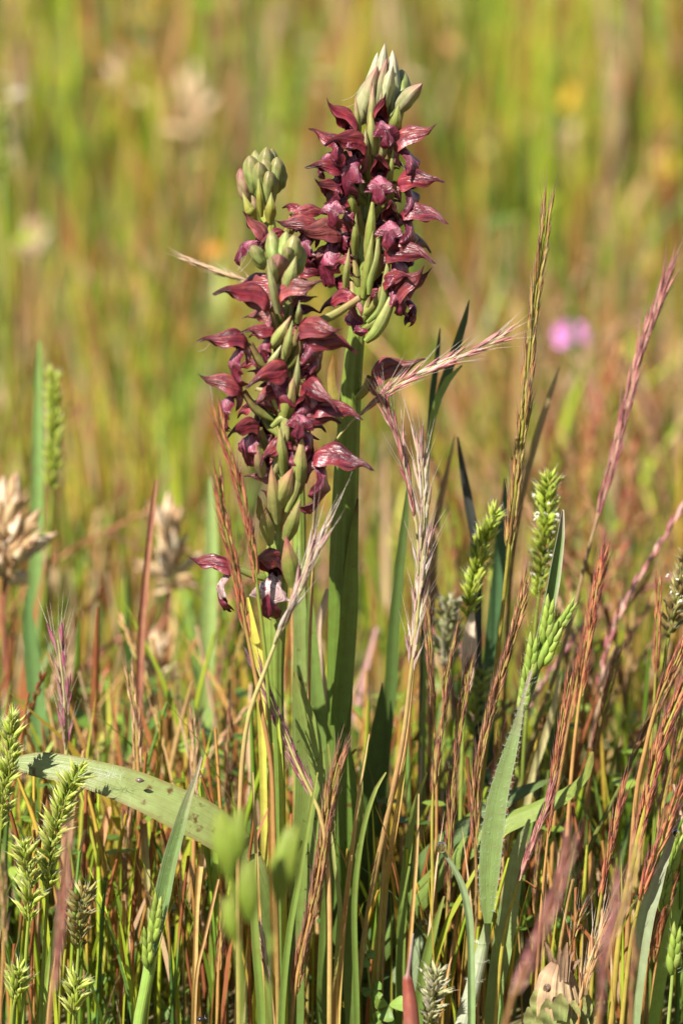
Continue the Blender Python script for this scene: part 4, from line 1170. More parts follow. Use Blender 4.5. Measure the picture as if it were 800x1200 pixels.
YL = -.020
h2 = thing('hairy_grass_plant', 'soft hairy grass with a long folded blade rising past the arching leaf', 'grass', at(163, 1215, YL) * [1, 1, 0], 'soft hairy grasses')
mb, S_ = leaf_mesh([(237, 887), (231, 910), (222, 940), (213, 975), (204, 1010), (196, 1050), (188, 1085), (180, 1115), (174, 1140)], [3, 6, 12, 17, 20, 22, 20, 16, 9], YL, fold=-.6, normal=(-.4, -.8, .1),
                   cols=[(0, (0.42, 0.30, 0.24)), (.15, (0.30, 0.30, 0.16)), (.35, (0.18, 0.26, 0.09)), (1, (0.14, 0.23, 0.07))], n=36, edge=(0.38, 0.42, 0.24))
part('leaf', mb, SOFT, h2)
fz = MB()
fuzz(fz, S_, 600, (-1, 1), px(5.5), rr)
mb = MB()
Q = trace([(176, 1120), (173, 1145), (168, 1170), (162, 1205)], YL)
mb.tube(Q, px(7), (0.24, 0.36, 0.07), 9)
part('culm', mb, SOFT, h2)
brome(h2, [((178, 1110), (185, 1052)), ((174, 1135), (172, 1085)), ((181, 1100), (186, 1045))], YL - .002)
ob = part('hairs', fz, HAIRM, h2)
ob['kind'] = 'stuff'

h3 = thing('hairy_grass_plant', 'single fat green hairy spikelet on a thin stalk near the scarlet spike', 'grass', at(781, 1215, -.016) * [1, 1, 0], 'soft hairy grasses')
mb = MB()
Q = trace([(788, 1135), (786, 1160), (782, 1205)], -.016)
mb.tube(Q, px(2.2), (0.28, 0.36, 0.08), 7)
part('culm', mb, SOFT, h3)
brome(h3, [((787, 1142), (793, 1080))], -.016)
h4 = thing('hairy_grass_plant', 'rolled grey-green blade with lime spikelets behind the crimson spike', 'grass', at(742, 1215, -.012) * [1, 1, 0], 'soft hairy grasses')
mb, S_ = leaf_mesh([(797, 955), (788, 978), (775, 1015), (765, 1045), (756, 1075), (748, 1130), (742, 1200)], [3, 7, 12, 18, 20, 18, 14], -.012, fold=-.4, cols=[(0, (0.42, 0.36, 0.3)), (.3, (0.32, 0.36, 0.22)), (1, (0.22, 0.31, 0.11))], ground=True)
part('leaf', mb, SOFT, h4)
mb, S_ = leaf_mesh([(806, 1000), (796, 1050), (780, 1110), (765, 1200)], [3, 12, 15, 13], -.006, fold=-.3, cols=[(0, (0.3, 0.42, 0.08)), (1, (0.2, 0.32, 0.06))], ground=True)
part('leaf', mb, SOFT, h4)
brome(h4, [((782, 1030), (797, 972)), ((774, 1068), (784, 1015))], -.008)

# ------------------------------------------------------------------ single blades
BL = 'single grass blades'


def blade_thing(label, pts, widths, y, cols, fold=-.2, normal=(0, -1, .3), name='grass_plant', mat=None, ground=True, twist=0.0):
    mb, S_ = leaf_mesh(pts, widths, y, normal, -fold if False else fold, cols, 34, 7, 0.0, twist, ground)
    base = S_[-1, :3] * [1, 1, 0]
    o = put(name, mb.mesh(name, mat or GRASS, base), None, Matrix.Translation(Vector(base)))
    return tag(o, label, 'grass', BL)


blade_thing('broad green blade with shade painted in, standing between the tall orchid and the silver tassel', [(479, 560), (474, 610), (467, 675), (461, 740), (458, 800), (452, 860), (446, 950), (440, 1190)], [2, 9, 12, 14, 15, 15, 14, 12], .04, [(0, (0.09, 0.13, 0.03)), (1, (0.08, 0.15, 0.03))])  # shade on this blade is put into its dark green
blade_thing('lance-shaped leaf, its shade painted in as dark blue-green, above the slanting pinkish spike', [(549, 352), (541, 378), (530, 410), (518, 445), (507, 480), (500, 530), (496, 640), (490, 900), (488, 1150)], [2, 13, 18, 18, 12, 5, 5, 5, 5], .04, [(0, (0.06, 0.10, 0.045)), (.3, (0.05, 0.09, 0.045)), (1, (0.09, 0.14, 0.04))], normal=(0.5, -.5, -.4))  # shade from the tall orchid's flowers painted in as dark blue-green
blade_thing('narrow leaf with painted-in shade beside the lance-shaped one', [(515, 385), (511, 415), (506, 450), (503, 480), (500, 540), (497, 700), (490, 1150)], [2, 9, 11, 9, 5, 5, 5], .043, [(0, (0.05, 0.09, 0.04)), (1, (0.09, 0.14, 0.04))], normal=(0.5, -.5, -.4))  # same flower shade painted into this leaf's colour
blade_thing('pale green narrow blade crossing the dark lance-shaped leaf', [(541, 428), (528, 440), (517, 458), (508, 484), (503, 520), (500, 600), (494, 1100)], [2, 7, 9, 8, 5, 4, 4], .036, [(0, (0.24, 0.32, 0.07)), (1, (0.2, 0.27, 0.06))])
blade_thing('near-black pointed blade leaning over the shaggy lime head', [(536, 512), (541, 545), (549, 590), (556, 632), (560, 700), (560, 900), (556, 1150)], [2, 7, 11, 10, 9, 9, 8], .05, [(0, (0.06, 0.06, 0.05)), (.4, (0.05, 0.06, 0.05)), (1, (0.10, 0.15, 0.04))])
blade_thing('brown faded blade tip between silver tassel and black blade', [(533, 510), (525, 545), (515, 590), (508, 640), (505, 760), (500, 1150)], [1, 5, 8, 9, 8, 7], .06, [(0, (0.28, 0.18, 0.08)), (.5, (0.14, 0.08, 0.04)), (1, (0.14, 0.14, 0.04))])
blade_thing('dark green upright blade behind the shaggy lime head', [(592, 560), (590, 600), (585, 660), (578, 740), (570, 860), (560, 1150)], [2, 10, 15, 18, 20, 16], .06, [(0, (0.05, 0.10, 0.04)), (1, (0.06, 0.12, 0.035))])
blade_thing('brown slanting stalk behind the tallest golden spike', [(655, 430), (645, 460), (632, 500), (620, 545), (608, 600), (596, 700), (588, 900), (584, 1150)], [2, 6, 8, 7, 6, 5, 5, 5], .06, [(0, (0.36, 0.26, 0.12)), (.3, (0.18, 0.11, 0.04)), (1, (0.24, 0.22, 0.06))])
blade_thing('green blade with a water drop on its cut tip', [(519, 998), (530, 1015), (540, 1035), (547, 1062), (551, 1100), (552, 1190)], [4, 6, 8, 9, 9, 9], -.014, [(0, (0.24, 0.30, 0.16)), (1, (0.2, 0.3, 0.10))], fold=-.5)
blade_thing('thin green and orange blade right of the bristly orange-brown spike', [(388, 975), (392, 1010), (398, 1060), (396, 1110), (392, 1190)], [2, 5, 6, 7, 7], -.012, [(0, (0.4, 0.44, 0.14)), (.5, (0.30, 0.34, 0.08)), (.7, (0.44, 0.22, 0.08)), (1, (0.34, 0.3, 0.08))])
blade_thing('second orange stalk slanting beside the thick orange one', [(476, 865), (470, 920), (460, 985), (452, 1030), (445, 1090), (437, 1190)], [4, 6, 7, 8, 9, 9], -.003, [(0, (0.36, 0.36, 0.08)), (.3, (0.46, 0.27, 0.09)), (.6, (0.40, 0.36, 0.08)), (1, (0.30, 0.36, 0.06))], fold=-.5)
blade_thing('golden straight stalk standing next to the front orchid stem', [(318, 870), (318, 930), (319, 1000), (321, 1080), (324, 1190)], [5, 8, 9, 9, 9], -.021, [(0, (0.42, 0.34, 0.09)), (.3, (0.50, 0.28, 0.10)), (1, (0.40, 0.30, 0.07))], fold=-.5)
blade_thing('yellow-green straight stalk right of the golden one', [(325, 840), (329, 900), (331, 980), (333, 1080), (334, 1190)], [4, 6, 7, 7, 7], -.019, [(0, (0.34, 0.40, 0.06)), (1, (0.36, 0.38, 0.06))], fold=-.5)
blade_thing('straw-coloured branched stalk under the arching leaf', [(236, 1000), (231, 1060), (229, 1120), (227, 1200)], [9, 6, 6, 6], -.004, [(0, (0.54, 0.36, 0.14)), (1, (0.48, 0.34, 0.12))], fold=-.5)
blade_thing('straw side-branch bending to the straw stalk', [(256, 1030), (249, 1060), (240, 1100), (231, 1140), (228, 1200)], [3, 4, 4, 4, 4], -.006, [(0, (0.50, 0.30, 0.14)), (1, (0.48, 0.34, 0.12))], fold=-.5)
blade_thing('pale stem with a brown node hanging under the arching leaf', [(168, 960), (171, 1000), (174, 1060), (172, 1200)], [9, 8, 6, 5], .008, [(0, (0.26, 0.12, 0.06)), (.2, (0.46, 0.42, 0.18)), (1, (0.4, 0.34, 0.12))], fold=-.5)
blade_thing('orange straw leaning behind the bristly green heads', [(128, 945), (118, 990), (108, 1030), (100, 1100), (95, 1190)], [8, 10, 10, 8, 7], .02, [(0, (0.52, 0.28, 0.13)), (1, (0.42, 0.26, 0.10))], fold=-.4)
blade_thing('fresh green blade behind the yellow-streaked stalk', [(60, 1100), (66, 1060), (75, 1020), (62, 1110), (50, 1190)][2:], [2, 8, 8], -.014, [(0, (0.3, 0.4, 0.08)), (1, (0.2, 0.3, 0.05))])
blade_thing('bright green blade at the foot of the straw stalk', [(254, 985), (252, 1040), (250, 1100), (247, 1200)], [6, 9, 10, 9], .012, [(0, (0.26, 0.36, 0.05)), (1, (0.2, 0.3, 0.04))])
blade_thing('golden upright blade between the bent stalk and the thick red spike', [(764, 830), (760, 870), (752, 930), (745, 990), (740, 1060), (735, 1190)], [4, 8, 9, 8, 7, 7], .03, [(0, (0.44, 0.34, 0.07)), (1, (0.42, 0.34, 0.06))])
blade_thing('tan pale blade behind the blood-red spike', [(655, 790), (648, 830), (636, 870), (622, 915), (612, 1000), (606, 1190)], [5, 8, 9, 9, 8, 8], .03, [(0, (0.44, 0.38, 0.18)), (1, (0.3, 0.3, 0.1))])
blade_thing('upright green blade left of the front orchid in the blur', [(246, 560), (248, 620), (246, 700), (242, 800), (240, 900), (240, 1100)], [4, 14, 18, 18, 16, 14], .10, [(0, (0.28, 0.36, 0.12)), (1, (0.2, 0.3, 0.06))])
blade_thing('bluish green tall blade at the far left in the blur', [(46, 400), (45, 480), (44, 600), (40, 740), (40, 900)], [4, 12, 15, 17, 16], .13, [(0, (0.20, 0.30, 0.08)), (1, (0.15, 0.26, 0.08))])
blade_thing('wide bluish green blade bending at the dry flower head', [(33, 690), (34, 730), (40, 790), (46, 850), (50, 960)], [3, 14, 20, 20, 18], .07, [(0, (0.10, 0.18, 0.05)), (.5, (0.17, 0.29, 0.09)), (1, (0.16, 0.25, 0.07))])
blade_thing('red-brown stalk standing by the curved red stalk', [(183, 562), (178, 610), (172, 670), (167, 730), (164, 800), (163, 900)], [3, 7, 8, 9, 9, 8], .055, [(0, (0.30, 0.14, 0.08)), (1, (0.28, 0.10, 0.07))], fold=-.5)
blade_thing('blurred pink stalk leaning behind the tall orchid', [(440, 735), (428, 780), (416, 830), (408, 860), (400, 1000)], [5, 8, 9, 8, 7], .13, [(0, (0.5, 0.3, 0.27)), (1, (0.42, 0.24, 0.2))], fold=-.5)
blade_thing('twisted pale straw strips behind the two orchid stems', [(384, 690), (376, 720), (372, 750), (377, 790), (378, 840), (376, 1000)], [5, 9, 8, 8, 10, 8], .03, [(0, (0.55, 0.40, 0.28)), (1, (0.46, 0.34, 0.22))], fold=-.3, twist=1.5)
blade_thing('yellow patch of a blade between the crossing red spikes', [(290, 700), (297, 745), (302, 775), (306, 830), (310, 1000)], [3, 12, 14, 10, 8], .005, [(0, (0.55, 0.48, 0.08)), (1, (0.40, 0.40, 0.08))])
GR = [(0, (0.26, 0.26, 0.07)), (.15, (0.17, 0.22, 0.045)), (.5, (0.13, 0.19, 0.035)), (1, (0.10, 0.16, 0.03))]
ST = [(0, (0.46, 0.36, 0.16)), (.5, (0.48, 0.28, 0.10)), (1, (0.36, 0.30, 0.08))]
blade_thing('green blade bowing across the front orchid stem foot', [(372, 905), (362, 960), (350, 1030), (338, 1100), (330, 1190)], [2, 5, 7, 8, 8], -.024, GR)
blade_thing('green blade standing between the specked leaf and the tall orchid foot', [(384, 872), (388, 930), (386, 1010), (380, 1100), (376, 1190)], [2, 9, 12, 13, 12], -.006, GR)
blade_thing('fine straw stalk crossing the tall orchid foot', [(432, 860), (422, 920), (412, 1000), (402, 1090), (396, 1190)], [2, 4, 5, 6, 6], -.012, ST, fold=-.5)
blade_thing('broad green blade before the tall orchid foot', [(424, 915), (420, 970), (412, 1040), (408, 1110), (412, 1190)], [2, 13, 18, 18, 16], -.010, GR)
blade_thing('thin green blade arching over the tall orchid foot', [(452, 905), (438, 930), (424, 980), (415, 1060), (418, 1190)], [2, 5, 6, 7, 7], -.014, GR)
blade_thing('fine straw stalk left of the front orchid foot', [(296, 905), (299, 970), (303, 1060), (308, 1190)], [2, 4, 5, 6], -.020, ST, fold=-.5)
blade_thing('slender green blade left of the straw stalk at the front orchid foot', [(300, 1000), (297, 1050), (300, 1110), (306, 1190)], [2, 8, 10, 10], -.024, GR)
blade_thing('bent green blade between the thick orange stalk and the fat pod', [(500, 905), (486, 945), (476, 1010), (470, 1090), (468, 1190)], [2, 7, 10, 11, 11], -.002, GR)
blade_thing('thin straw stalk by the fat yellow-green pod', [(490, 930), (488, 1000), (482, 1080), (474, 1190)], [2, 4, 5, 6], -.004, ST, fold=-.5)
blade_thing('green blade crossing behind the red shoot', [(520, 1050), (508, 1090), (496, 1140), (490, 1190)], [2, 9, 12, 12], -.004, GR)


# ------------------------------------------------------------------ dry flower heads
def floret_meshes(cols, tipc, n=4):
    out = []
    for k in range(n):
        r_ = random.Random(50 + k)
        mb = MB()
        b = r_.uniform(.1, .3)
        Q = smooth([(0, 0, 0), (0.02, 0, .35), (b * .5, 0, .7), (b, 0, 1)], 9)
        c = cols[k % len(cols)]
        mb.tube(Q, np.interp(np.linspace(0, 1, 9), [0, .15, .5, .8, 1], [.05, .12, .15, .09, .01]), np.array([ramp(t, [(0, c), (.7, c), (1, tipc)]) for t in np.linspace(0, 1, 9)]), 7, ridge=.12, nr=5, flat=.7)
        for q in range(2):
            a = r_.uniform(-.5, .5)
            mb.spindle((0.05, 0, .45), (a, r_.uniform(-.4, .4), 1), .45, .10, c, tipc, 5, 5)
        out.append(mb.mesh('floret', CHAFF))
    return out


STRAWF = floret_meshes([(0.66, 0.48, 0.27), (0.72, 0.56, 0.36), (0.56, 0.38, 0.20), (0.74, 0.60, 0.42)], (0.42, 0.24, 0.14))


def dry_head(label, c, hh, y, n, fl, stalk=None, group='dry tan flower heads', spread=1.0, scol=(0.34, 0.12, 0.08)):
    """c pixel of the head centre, hh its half height in pixels"""
    r_ = random.Random(int(c[0] * 3 + c[1]))
    P = trace([(c[0], c[1] + hh * .4)] + (stalk or [(c[0] + 2, c[1] + hh * 2), (c[0] - 2, c[1] + hh * 4)]), y)
    o = thing('dry_flower', label, 'dry flower', P[-1] * [1, 1, 0], group)
    mb = MB()
    mb.tube(P, px(3.2, y), scol, 6)
    part('stalk', mb, GRASS, o)
    Cn = at(c[0], c[1], y)
    for k in range(n):
        zf = -1 + 2 * (k + .5) / n
        a = k * 2.39996
        s = math.sqrt(1 - zf * zf)
        d = np.array([s * math.cos(a) * spread + r_.uniform(-.3, .3), s * math.sin(a) * spread + r_.uniform(-.3, .3), zf * .75 + .7 + r_.uniform(-.3, .3)])
        b = Cn + np.array([0, 0, zf * px(hh * .55, y)]) + d * px(hh * .10, y)
        put('floret', STRAWF[k % 4], o, frame(b, d, (r_.uniform(-1, 1), r_.uniform(-1, 1), 1), px(fl, y) * r_.uniform(.5, 1.35)))
    return o


dry_head('large dry tan flower head with splayed papery florets over the arching leaf', (6, 648), 62, .10, 52, 48, [(4, 720), (8, 800), (20, 960)])
dry_head('tall dry pinkish-tan flower head beside the red-brown stalk', (200, 660), 58, .15, 46, 38, [(196, 720), (178, 745), (140, 748), (105, 778), (82, 800), (70, 900)], spread=.55)
dry_head('small dry tan flower bud under the tall pinkish-tan head', (186, 784), 26, .14, 18, 30, [(178, 830), (170, 940)], spread=.7)
dry_head('far dry pale head blurred above the bud knob of the half hidden orchid', (228, 140), 42, .72, 26, 34, [(222, 240), (216, 420)], spread=.5, scol=(0.4, 0.26, 0.14))
dry_head('far dry brown head upper left of the pale one', (150, 92), 26, .85, 20, 26, [(152, 200), (150, 350)], scol=(0.4, 0.26, 0.14))
dry_head('far dry round head beyond the tall bright green head', (40, 288), 24, .60, 22, 24, [(42, 400), (44, 480)], scol=(0.4, 0.26, 0.14))
dry_head('far dry head beyond the tip of the tallest golden spike', (668, 172), 18, .95, 18, 20, [(666, 260), (666, 300)], scol=(0.4, 0.26, 0.14))
dry_head('far dry head low in the blur beside the curled leaf tip', (690, 905), 20, .13, 16, 22, [(690, 960), (690, 1010)], scol=(0.4, 0.26, 0.14))
dry_head('far dry brown head by the far lime-green head', (705, 870), 20, .17, 16, 22, [(705, 930), (705, 990)], scol=(0.4, 0.26, 0.14))

# ------------------------------------------------------------------ far coloured flowers


def petal_flower(label, c, rpx, y, col, n, foot, cat='flower', group='small far flowers', rings=1, centre_c=None):
    P = trace([c] + foot, y)
    o = thing('meadow_flower', label, cat, P[-1] * [1, 1, 0], group)
    mb = MB()
    mb.tube(P, px(2.5, y), (0.18, 0.25, 0.05), 6)
    part('stalk', mb, GRASS, o)
    Cn = at(*c, y)
    r_ = random.Random(int(c[0]))
    for g in range(rings):
        for k in range(n):
            a = k / n * 6.283 + g * .35
            d = np.array([math.cos(a), -.25 - .2 * g, math.sin(a) * .7 + .25 + .25 * g])
            mb = MB()
            Q = smooth([Cn, Cn + unit(d) * px(rpx * .6, y), Cn + unit(d) * px(rpx * (1 - .22 * g), y) - np.array([0, 0, px(rpx * .1, y)])], 7)
            t = np.linspace(0, 1, 7)
            mb.blade(Q, px(rpx * .6, y) * np.interp(t, [0, .5, .85, 1], [.3, .8, 1, .45]), np.array(col) * r_.uniform(.85, 1.15), (0, -.7, .7), -.15, 5)
            part('petal', mb, PETALP, o)
    mb = MB()
    mb.spindle(Cn - np.array([0, 0, px(rpx * .3, y)]), (0, -.2, 1), px(rpx * .65, y), px(rpx * .5, y), (0.2, 0.26, 0.06), centre_c or col, 8, 7)
    part('flower_centre', mb, BUDM, o)
    return o


PETALP = plant_mat('thin_petal', 0.35, 0.5, 10, 0.12, 0.12, bump=0)
petal_flower('single bright pink flower blurred in the far meadow', (668, 391), 21, .42, (0.68, 0.26, 0.58), 9, [(664, 470), (660, 560)], rings=3)
petal_flower('far yellow flower over the pink one', (662, 112), 15, .95, (0.75, 0.52, 0.05), 8, [(662, 200), (662, 280)], rings=2)
petal_flower('far yellow flower at the tip of the silvery-pink spike', (777, 194), 18, .80, (0.72, 0.62, 0.06), 8, [(776, 280), (775, 380)], rings=2)
petal_flower('yellow flower low in the blur behind the blood-red spike', (716, 756), 20, .19, (0.75, 0.60, 0.04), 8, [(714, 810), (712, 900)], rings=2)
petal_flower('orange flower speck beside the bud knob of the half hidden orchid', (250, 293), 11, .55, (0.72, 0.34, 0.06), 7, [(250, 380), (250, 480)], rings=2)
petal_flower('white-blue flower speck in the blur left of the front orchid', (133, 508), 11, .50, (0.46, 0.50, 0.58), 7, [(133, 580), (133, 650)], rings=2)
petal_flower('pale yellow flower speck behind the arching leaf', (120, 868), 12, .10, (0.70, 0.62, 0.18), 7, [(120, 920), (120, 1000)], rings=2)
petal_flower('tiny yellow clover bloom low by the red sheath', (408, 1176), 8, -.006, (0.72, 0.62, 0.10), 8, [(409, 1190), (410, 1205)], rings=2)

# ------------------------------------------------------------------ dry capsule, snail, red sheath, clover, drop, insects
YK = -.012
K_ = thing('seed_capsule', 'dry ribbed seed capsule with torn papery crown and pale green scales below', 'seed capsule', at(655, 1215, YK) * [1, 1, 0])
mb = MB()
Q = smooth([at(652, 1205, YK), at(652, 1180, YK), at(652, 1150, YK), at(655, 1128, YK)], 18)
t = np.linspace(0, 1, 18)
mb.tube(Q, px(1) * np.interp(t, [0, .25, .5, .8, 1], [22, 27, 27, 20, 9]), np.array([ramp(k, [(0, (0.28, 0.28, 0.11)), (.3, (0.36, 0.26, 0.14)), (.8, (0.40, 0.28, 0.17)), (1, (0.26, 0.15, 0.09))]) for k in t]), 90, ridge=.07, nr=15)
part('pod', mb, PAPER, K_)
for k, (u, v, w) in enumerate([(638, 1104, 7), (655, 1110, 8), (664, 1104, 10), (680, 1124, 9), (647, 1122, 7), (672, 1114, 7), (642, 1118, 6), (661, 1120, 7)]):
    mb, _ = leaf_mesh([(u, v), (lerp(u, 655, .4), lerp(v, 1140, .5)), (655 + (u - 655) * .45, 1150)], [2, w, w * .9], YK - .003 * (k % 3 - 1), fold=-.4, cols=[(0, (0.30, 0.18, 0.11)), (1, (0.40, 0.27, 0.17))], n=10, cross=5)
    part('crown_lobe', mb, PAPER, K_)
for k, (u, v) in enumerate([(626, 1172), (640, 1182), (656, 1176), (672, 1184), (688, 1178), (634, 1196), (662, 1198), (684, 1198), (694, 1190), (618, 1192)]):
    mb, _ = leaf_mesh([(u, v - 12), (u + (655 - u) * .1, v), (u + (655 - u) * .25, v + 20)], [3, 20, 15], YK - .006 + .00016 * abs(u - 655) * .9, fold=-.25, wave=.12, cols=[(0, (0.34, 0.32, 0.12)), (1, (0.30, 0.36, 0.12))], n=12, cross=7)
    part('scale', mb, PAPER, K_)
Cn = at(641, 1158, YK - .0068)
mb = MB()
a = np.linspace(0, 6.283 * 2.6, 60)
rr_ = px(4.6) * (a / a[-1]) ** 1.1
Q = np.stack([Cn[0] + rr_ * np.cos(a) * .75, Cn[1] - .0009 * (1 - a / a[-1]), Cn[2] + rr_ * np.sin(a)], 1)
mb.tube(Q, np.maximum(px(2.0) * (a / a[-1]) ** .8, 2e-5), np.array([lerp((0.09, 0.05, 0.035), (0.20, 0.12, 0.08), .5 + .5 * math.sin(k * 2)) for k in a]), 10)
o = put('snail', mb.mesh('snail', SHELL, Cn), None, Matrix.Translation(Vector(Cn)))
tag(o, 'tiny brown coiled snail shell clinging to the dry seed capsule', 'snail')

mb = MB()
Q = smooth([at(484, 1094, -.014), at(481, 1118, -.014), at(478, 1140, -.014), at(477, 1146, -.014), at(479, 1165, -.014), at(482, 1200, -.014), at(483, 1235, -.014)], 40)
t = np.linspace(0, 1, 40)
mb.tube(Q, px(1) * np.interp(t, [0, .3, .34, .37, .42, .6, 1], [1.0, 2.2, 2.8, 5.5, 6.2, 8.5, 10]), np.array([ramp(k, [(0, (0.42, 0.33, 0.33)), (.33, (0.34, 0.20, 0.18)), (.38, (0.28, 0.07, 0.05)), (.5, (0.38, 0.11, 0.08)), (.7, (0.36, 0.12, 0.09)), (1, (0.34, 0.2, 0.1))]) for k in t]), 16, ridge=.08, nr=5)
o = put('red_shoot', mb.mesh('red_shoot', GRASS, Q[-1]), None, Matrix.Translation(Vector(Q[-1])))
tag(o, 'smooth red tubular sheath with a grey thread-like tip', 'sheath')


def clover(label, c, s, y, rot):
    P = trace([c, (c[0] + 4, c[1] + 22)], y)
    o = thing('clover', label, 'clover', P[-1] * [1, 1, 0], 'clover leaves near the soil')
    mb = MB()
    mb.tube(P, px(1.4, y), (0.2, 0.27, 0.06), 5)
    part('stalk', mb, GRASS, o)
    Cn = at(*c, y)
    for k in range(3):
        a = rot + k * 2.094
        d = np.array([math.cos(a), -.35 + .3 * math.sin(a + 1), .75 * math.sin(a)])
        Q = smooth([Cn, Cn + d * px(s * .5, y), Cn + d * px(s, y)], 8)
        mb = MB()
        mb.blade(Q, px(s * .95, y) * np.interp(np.linspace(0, 1, 8), [0, .3, .7, .92, 1], [.06, .55, 1, .8, .35]), lerp((0.12, 0.22, 0.03), (0.22, 0.34, 0.06), random.random()), (0, -.75, .65), -.12, 7)
        part('leaflet', mb, LEAF, o)


random.seed(6)
for lb, c, s, rt in [('fresh green clover leaf beside the red sheath', (455, 1178), 22, .3), ('clover leaf low to the left of the fresh one', (438, 1160), 15, 1.0), ('small clover leaf by the thick orange stalk foot', (428, 1122), 14, .6),
                     ('clover leaf at the foot of the tall orchid', (446, 1196), 18, 1.7), ('clover leaf shaded by the arching leaf', (196, 1180), 17, .2), ('clover leaf between the straw stalks', (212, 1196), 16, 2.0),
                     ('clover leaf left of the hairy blade foot', (120, 1188), 16, 1.2), ('clover leaf beneath the olive head', (112, 1150), 15, .5)]:
    clover(lb, c, s, -.006 if c[0] > 300 else .008, rt)


def ball(c, r, sx=1.0, sy=1.0, sz=1.0, col=(1, 1, 1), n=12):
    mb = MB()
    t = np.linspace(0.02, math.pi - .02, n)
    p = np.linspace(0, 6.283, n * 2, endpoint=False)
    P = np.zeros((n, n * 2, 3))
    for i, a in enumerate(t):
        P[i] = np.stack([np.sin(a) * np.cos(p) * sx, np.sin(a) * np.sin(p) * sy, np.full(n * 2, np.cos(a) * sz)], 1) * r + c
    mb.grid(P, np.asarray(col, float), np.zeros((n, n * 2, 2)), True)
    return mb


for lb, c, r, y in [('clear water drop on the cut tip of the green blade', (517, 993), 6.5, -.0145), ('water drop on the pale grey-green leaf', (496, 1081), 5, .0095), ('water drop hanging at the rolled grey-green blade', (791, 977), 5, -.0125)]:
    Cn = at(*c, y)
    o = put('water_drop', ball(Cn, px(r), .95, .95, 1.12, n=14).mesh('water_drop', WATER, Cn), None, Matrix.Translation(Vector(Cn)))
    tag(o, lb, 'water drop')


def insect(name, label, c, y, s, ang, wings=True):
    Cn = at(*c, y)
    o = thing(name, label, 'insect', Cn)
    ux = np.array([math.cos(ang), 0, math.sin(ang)])
    mb = MB()
    k = (0.012, 0.012, 0.014)
    mb.spindle(Cn - ux * px(s * .55), ux, px(s * .75), px(s * .42), k, k, 8, 8, fat=.5)
    mb.spindle(Cn + ux * px(s * .12), ux, px(s * .3), px(s * .36), k, k, 8, 6, fat=.5)
    part('body', mb, CHITIN, o)
    for q in range(6):
        mb = MB()
        sd = 1 if q % 2 else -1
        up = np.array([-ux[2], 0, ux[0]]) * sd
        mb.hair(Cn + ux * px(s * (.1 - .15 * (q // 2))), up + ux * (.5 - .5 * (q // 2)) + np.array([0, .4, 0]), px(s * .6), px(.5), k)
        part('leg', mb, CHITIN, o)
    if wings:
        for sd in (-1, 1):
            mb = MB()
            Q = smooth([Cn, Cn - ux * px(s * .4) + np.array([0, -.0004, sd * px(s * .18)]), Cn - ux * px(s * .9) + np.array([0, -.0003, sd * px(s * .22)])], 6)
            mb.blade(Q, px(s * .28) * np.array([.3, .7, 1, 1, .8, .3]), (0.3, 0.3, 0.32), (0, -1, .2), 0.05, 3)
            part('wing', mb, HAIRM, o)


insect('fly', 'tiny black fly sitting at the edge of the specked leaf', (341, 976), -.0085, 13, .5)
insect('ant', 'small dark ant near the soil by the straw stalk', (238, 1194), -.024, 14, .15, False)
sd_ = at(164, 914, -.0112)
mb = MB()
mb.spindle(sd_ - np.array([px(5), 0, 0]), (1, 0, -.1), px(11), px(6), (0.14, 0.09, 0.07), (0.07, 0.05, 0.05), 8, 7, fat=.5)
o = put('seed', mb.mesh('seed', CHITIN, sd_), None, Matrix.Translation(Vector(sd_)))
tag(o, 'tiny dark seed lying on the arching broad leaf', 'seed')
mb = MB()
rr = random.Random(12)
for k in range(70):
    u = rr.uniform(98, 145)
    p = at(u, 907 + (u - 98) * .03 + rr.gauss(0, 2.5), -.0125)
    mb.hair(p, (rr.uniform(-1, 1), rr.uniform(-.6, .2), rr.uniform(-.8, 1)), px(rr.uniform(5, 15)), .00002, (0.75, 0.75, 0.75), (rr.uniform(-.0006, .0006), 0, rr.uniform(-.0006, .0006)))
o = part('cobweb', mb, HAIRM, thing('cobweb', 'wisp of white cobweb fluff caught on the arching leaf', 'cobweb', at(120, 908, -.012)))
mb = MB()
for a_, b_, y in [((278, 317), (293, 285), -.006), ((281, 319), (300, 292), -.006), ((400, 118), (420, 106), .012), ((405, 126), (424, 112), .012), ((232, 412), (246, 402), -.012), ((249, 478), (246, 452), -.014), ((470, 190), (478, 210), .008)]:
    Q = smooth([at(*a_, y), at((a_[0] + b_[0]) / 2 + 1.5, (a_[1] + b_[1]) / 2 + 2, y), at(*b_, y)], 7)
    mb.tube(Q, .000022, (0.8, 0.8, 0.78), 3)
w_ = part('strand', mb, HAIRM, thing('spider_thread', 'fine spider threads strung between orchid flowers', 'cobweb', at(290, 300, -.006)))
w_['kind'] = 'stuff'
o['kind'] = 'stuff'

# ------------------------------------------------------------------ green pods, near and far, out of focus
PODM = []
for k in range(2):
    mb = MB()
    for q in range(4):
        sd = (1, -1, 1, -1)[q]
        mb.spindle((sd * .02, 0, q * .08), (sd * .08, .04 * (q % 2), 1), .9 - q * .08, .26 - .02 * q, (0.12, 0.19, 0.02), (0.20, 0.24, 0.03), 8, 9, (-sd * .05, 0, 0), .4)
    PODM.append(mb.mesh('pod', BUDM))


def pods(label, items, stalk, y, group='green oat-like pods'):
    P = trace(stalk, y)
    o = thing('pod_stalk', label, 'seed pod', P[-1] * [1, 1, 0], group)
    mb = MB()
    mb.tube(P, px(3, y), (0.24, 0.31, 0.06), 6)
    part('stalk', mb, GRASS, o)
    for k, (b, t_) in enumerate(items):
        Bp, Tp = at(*b, y), at(*t_, y)
        put('pod', PODM[k % 2], o, frame(Bp, Tp - Bp, (1, .3, 0), np.linalg.norm(Tp - Bp)))
    return o


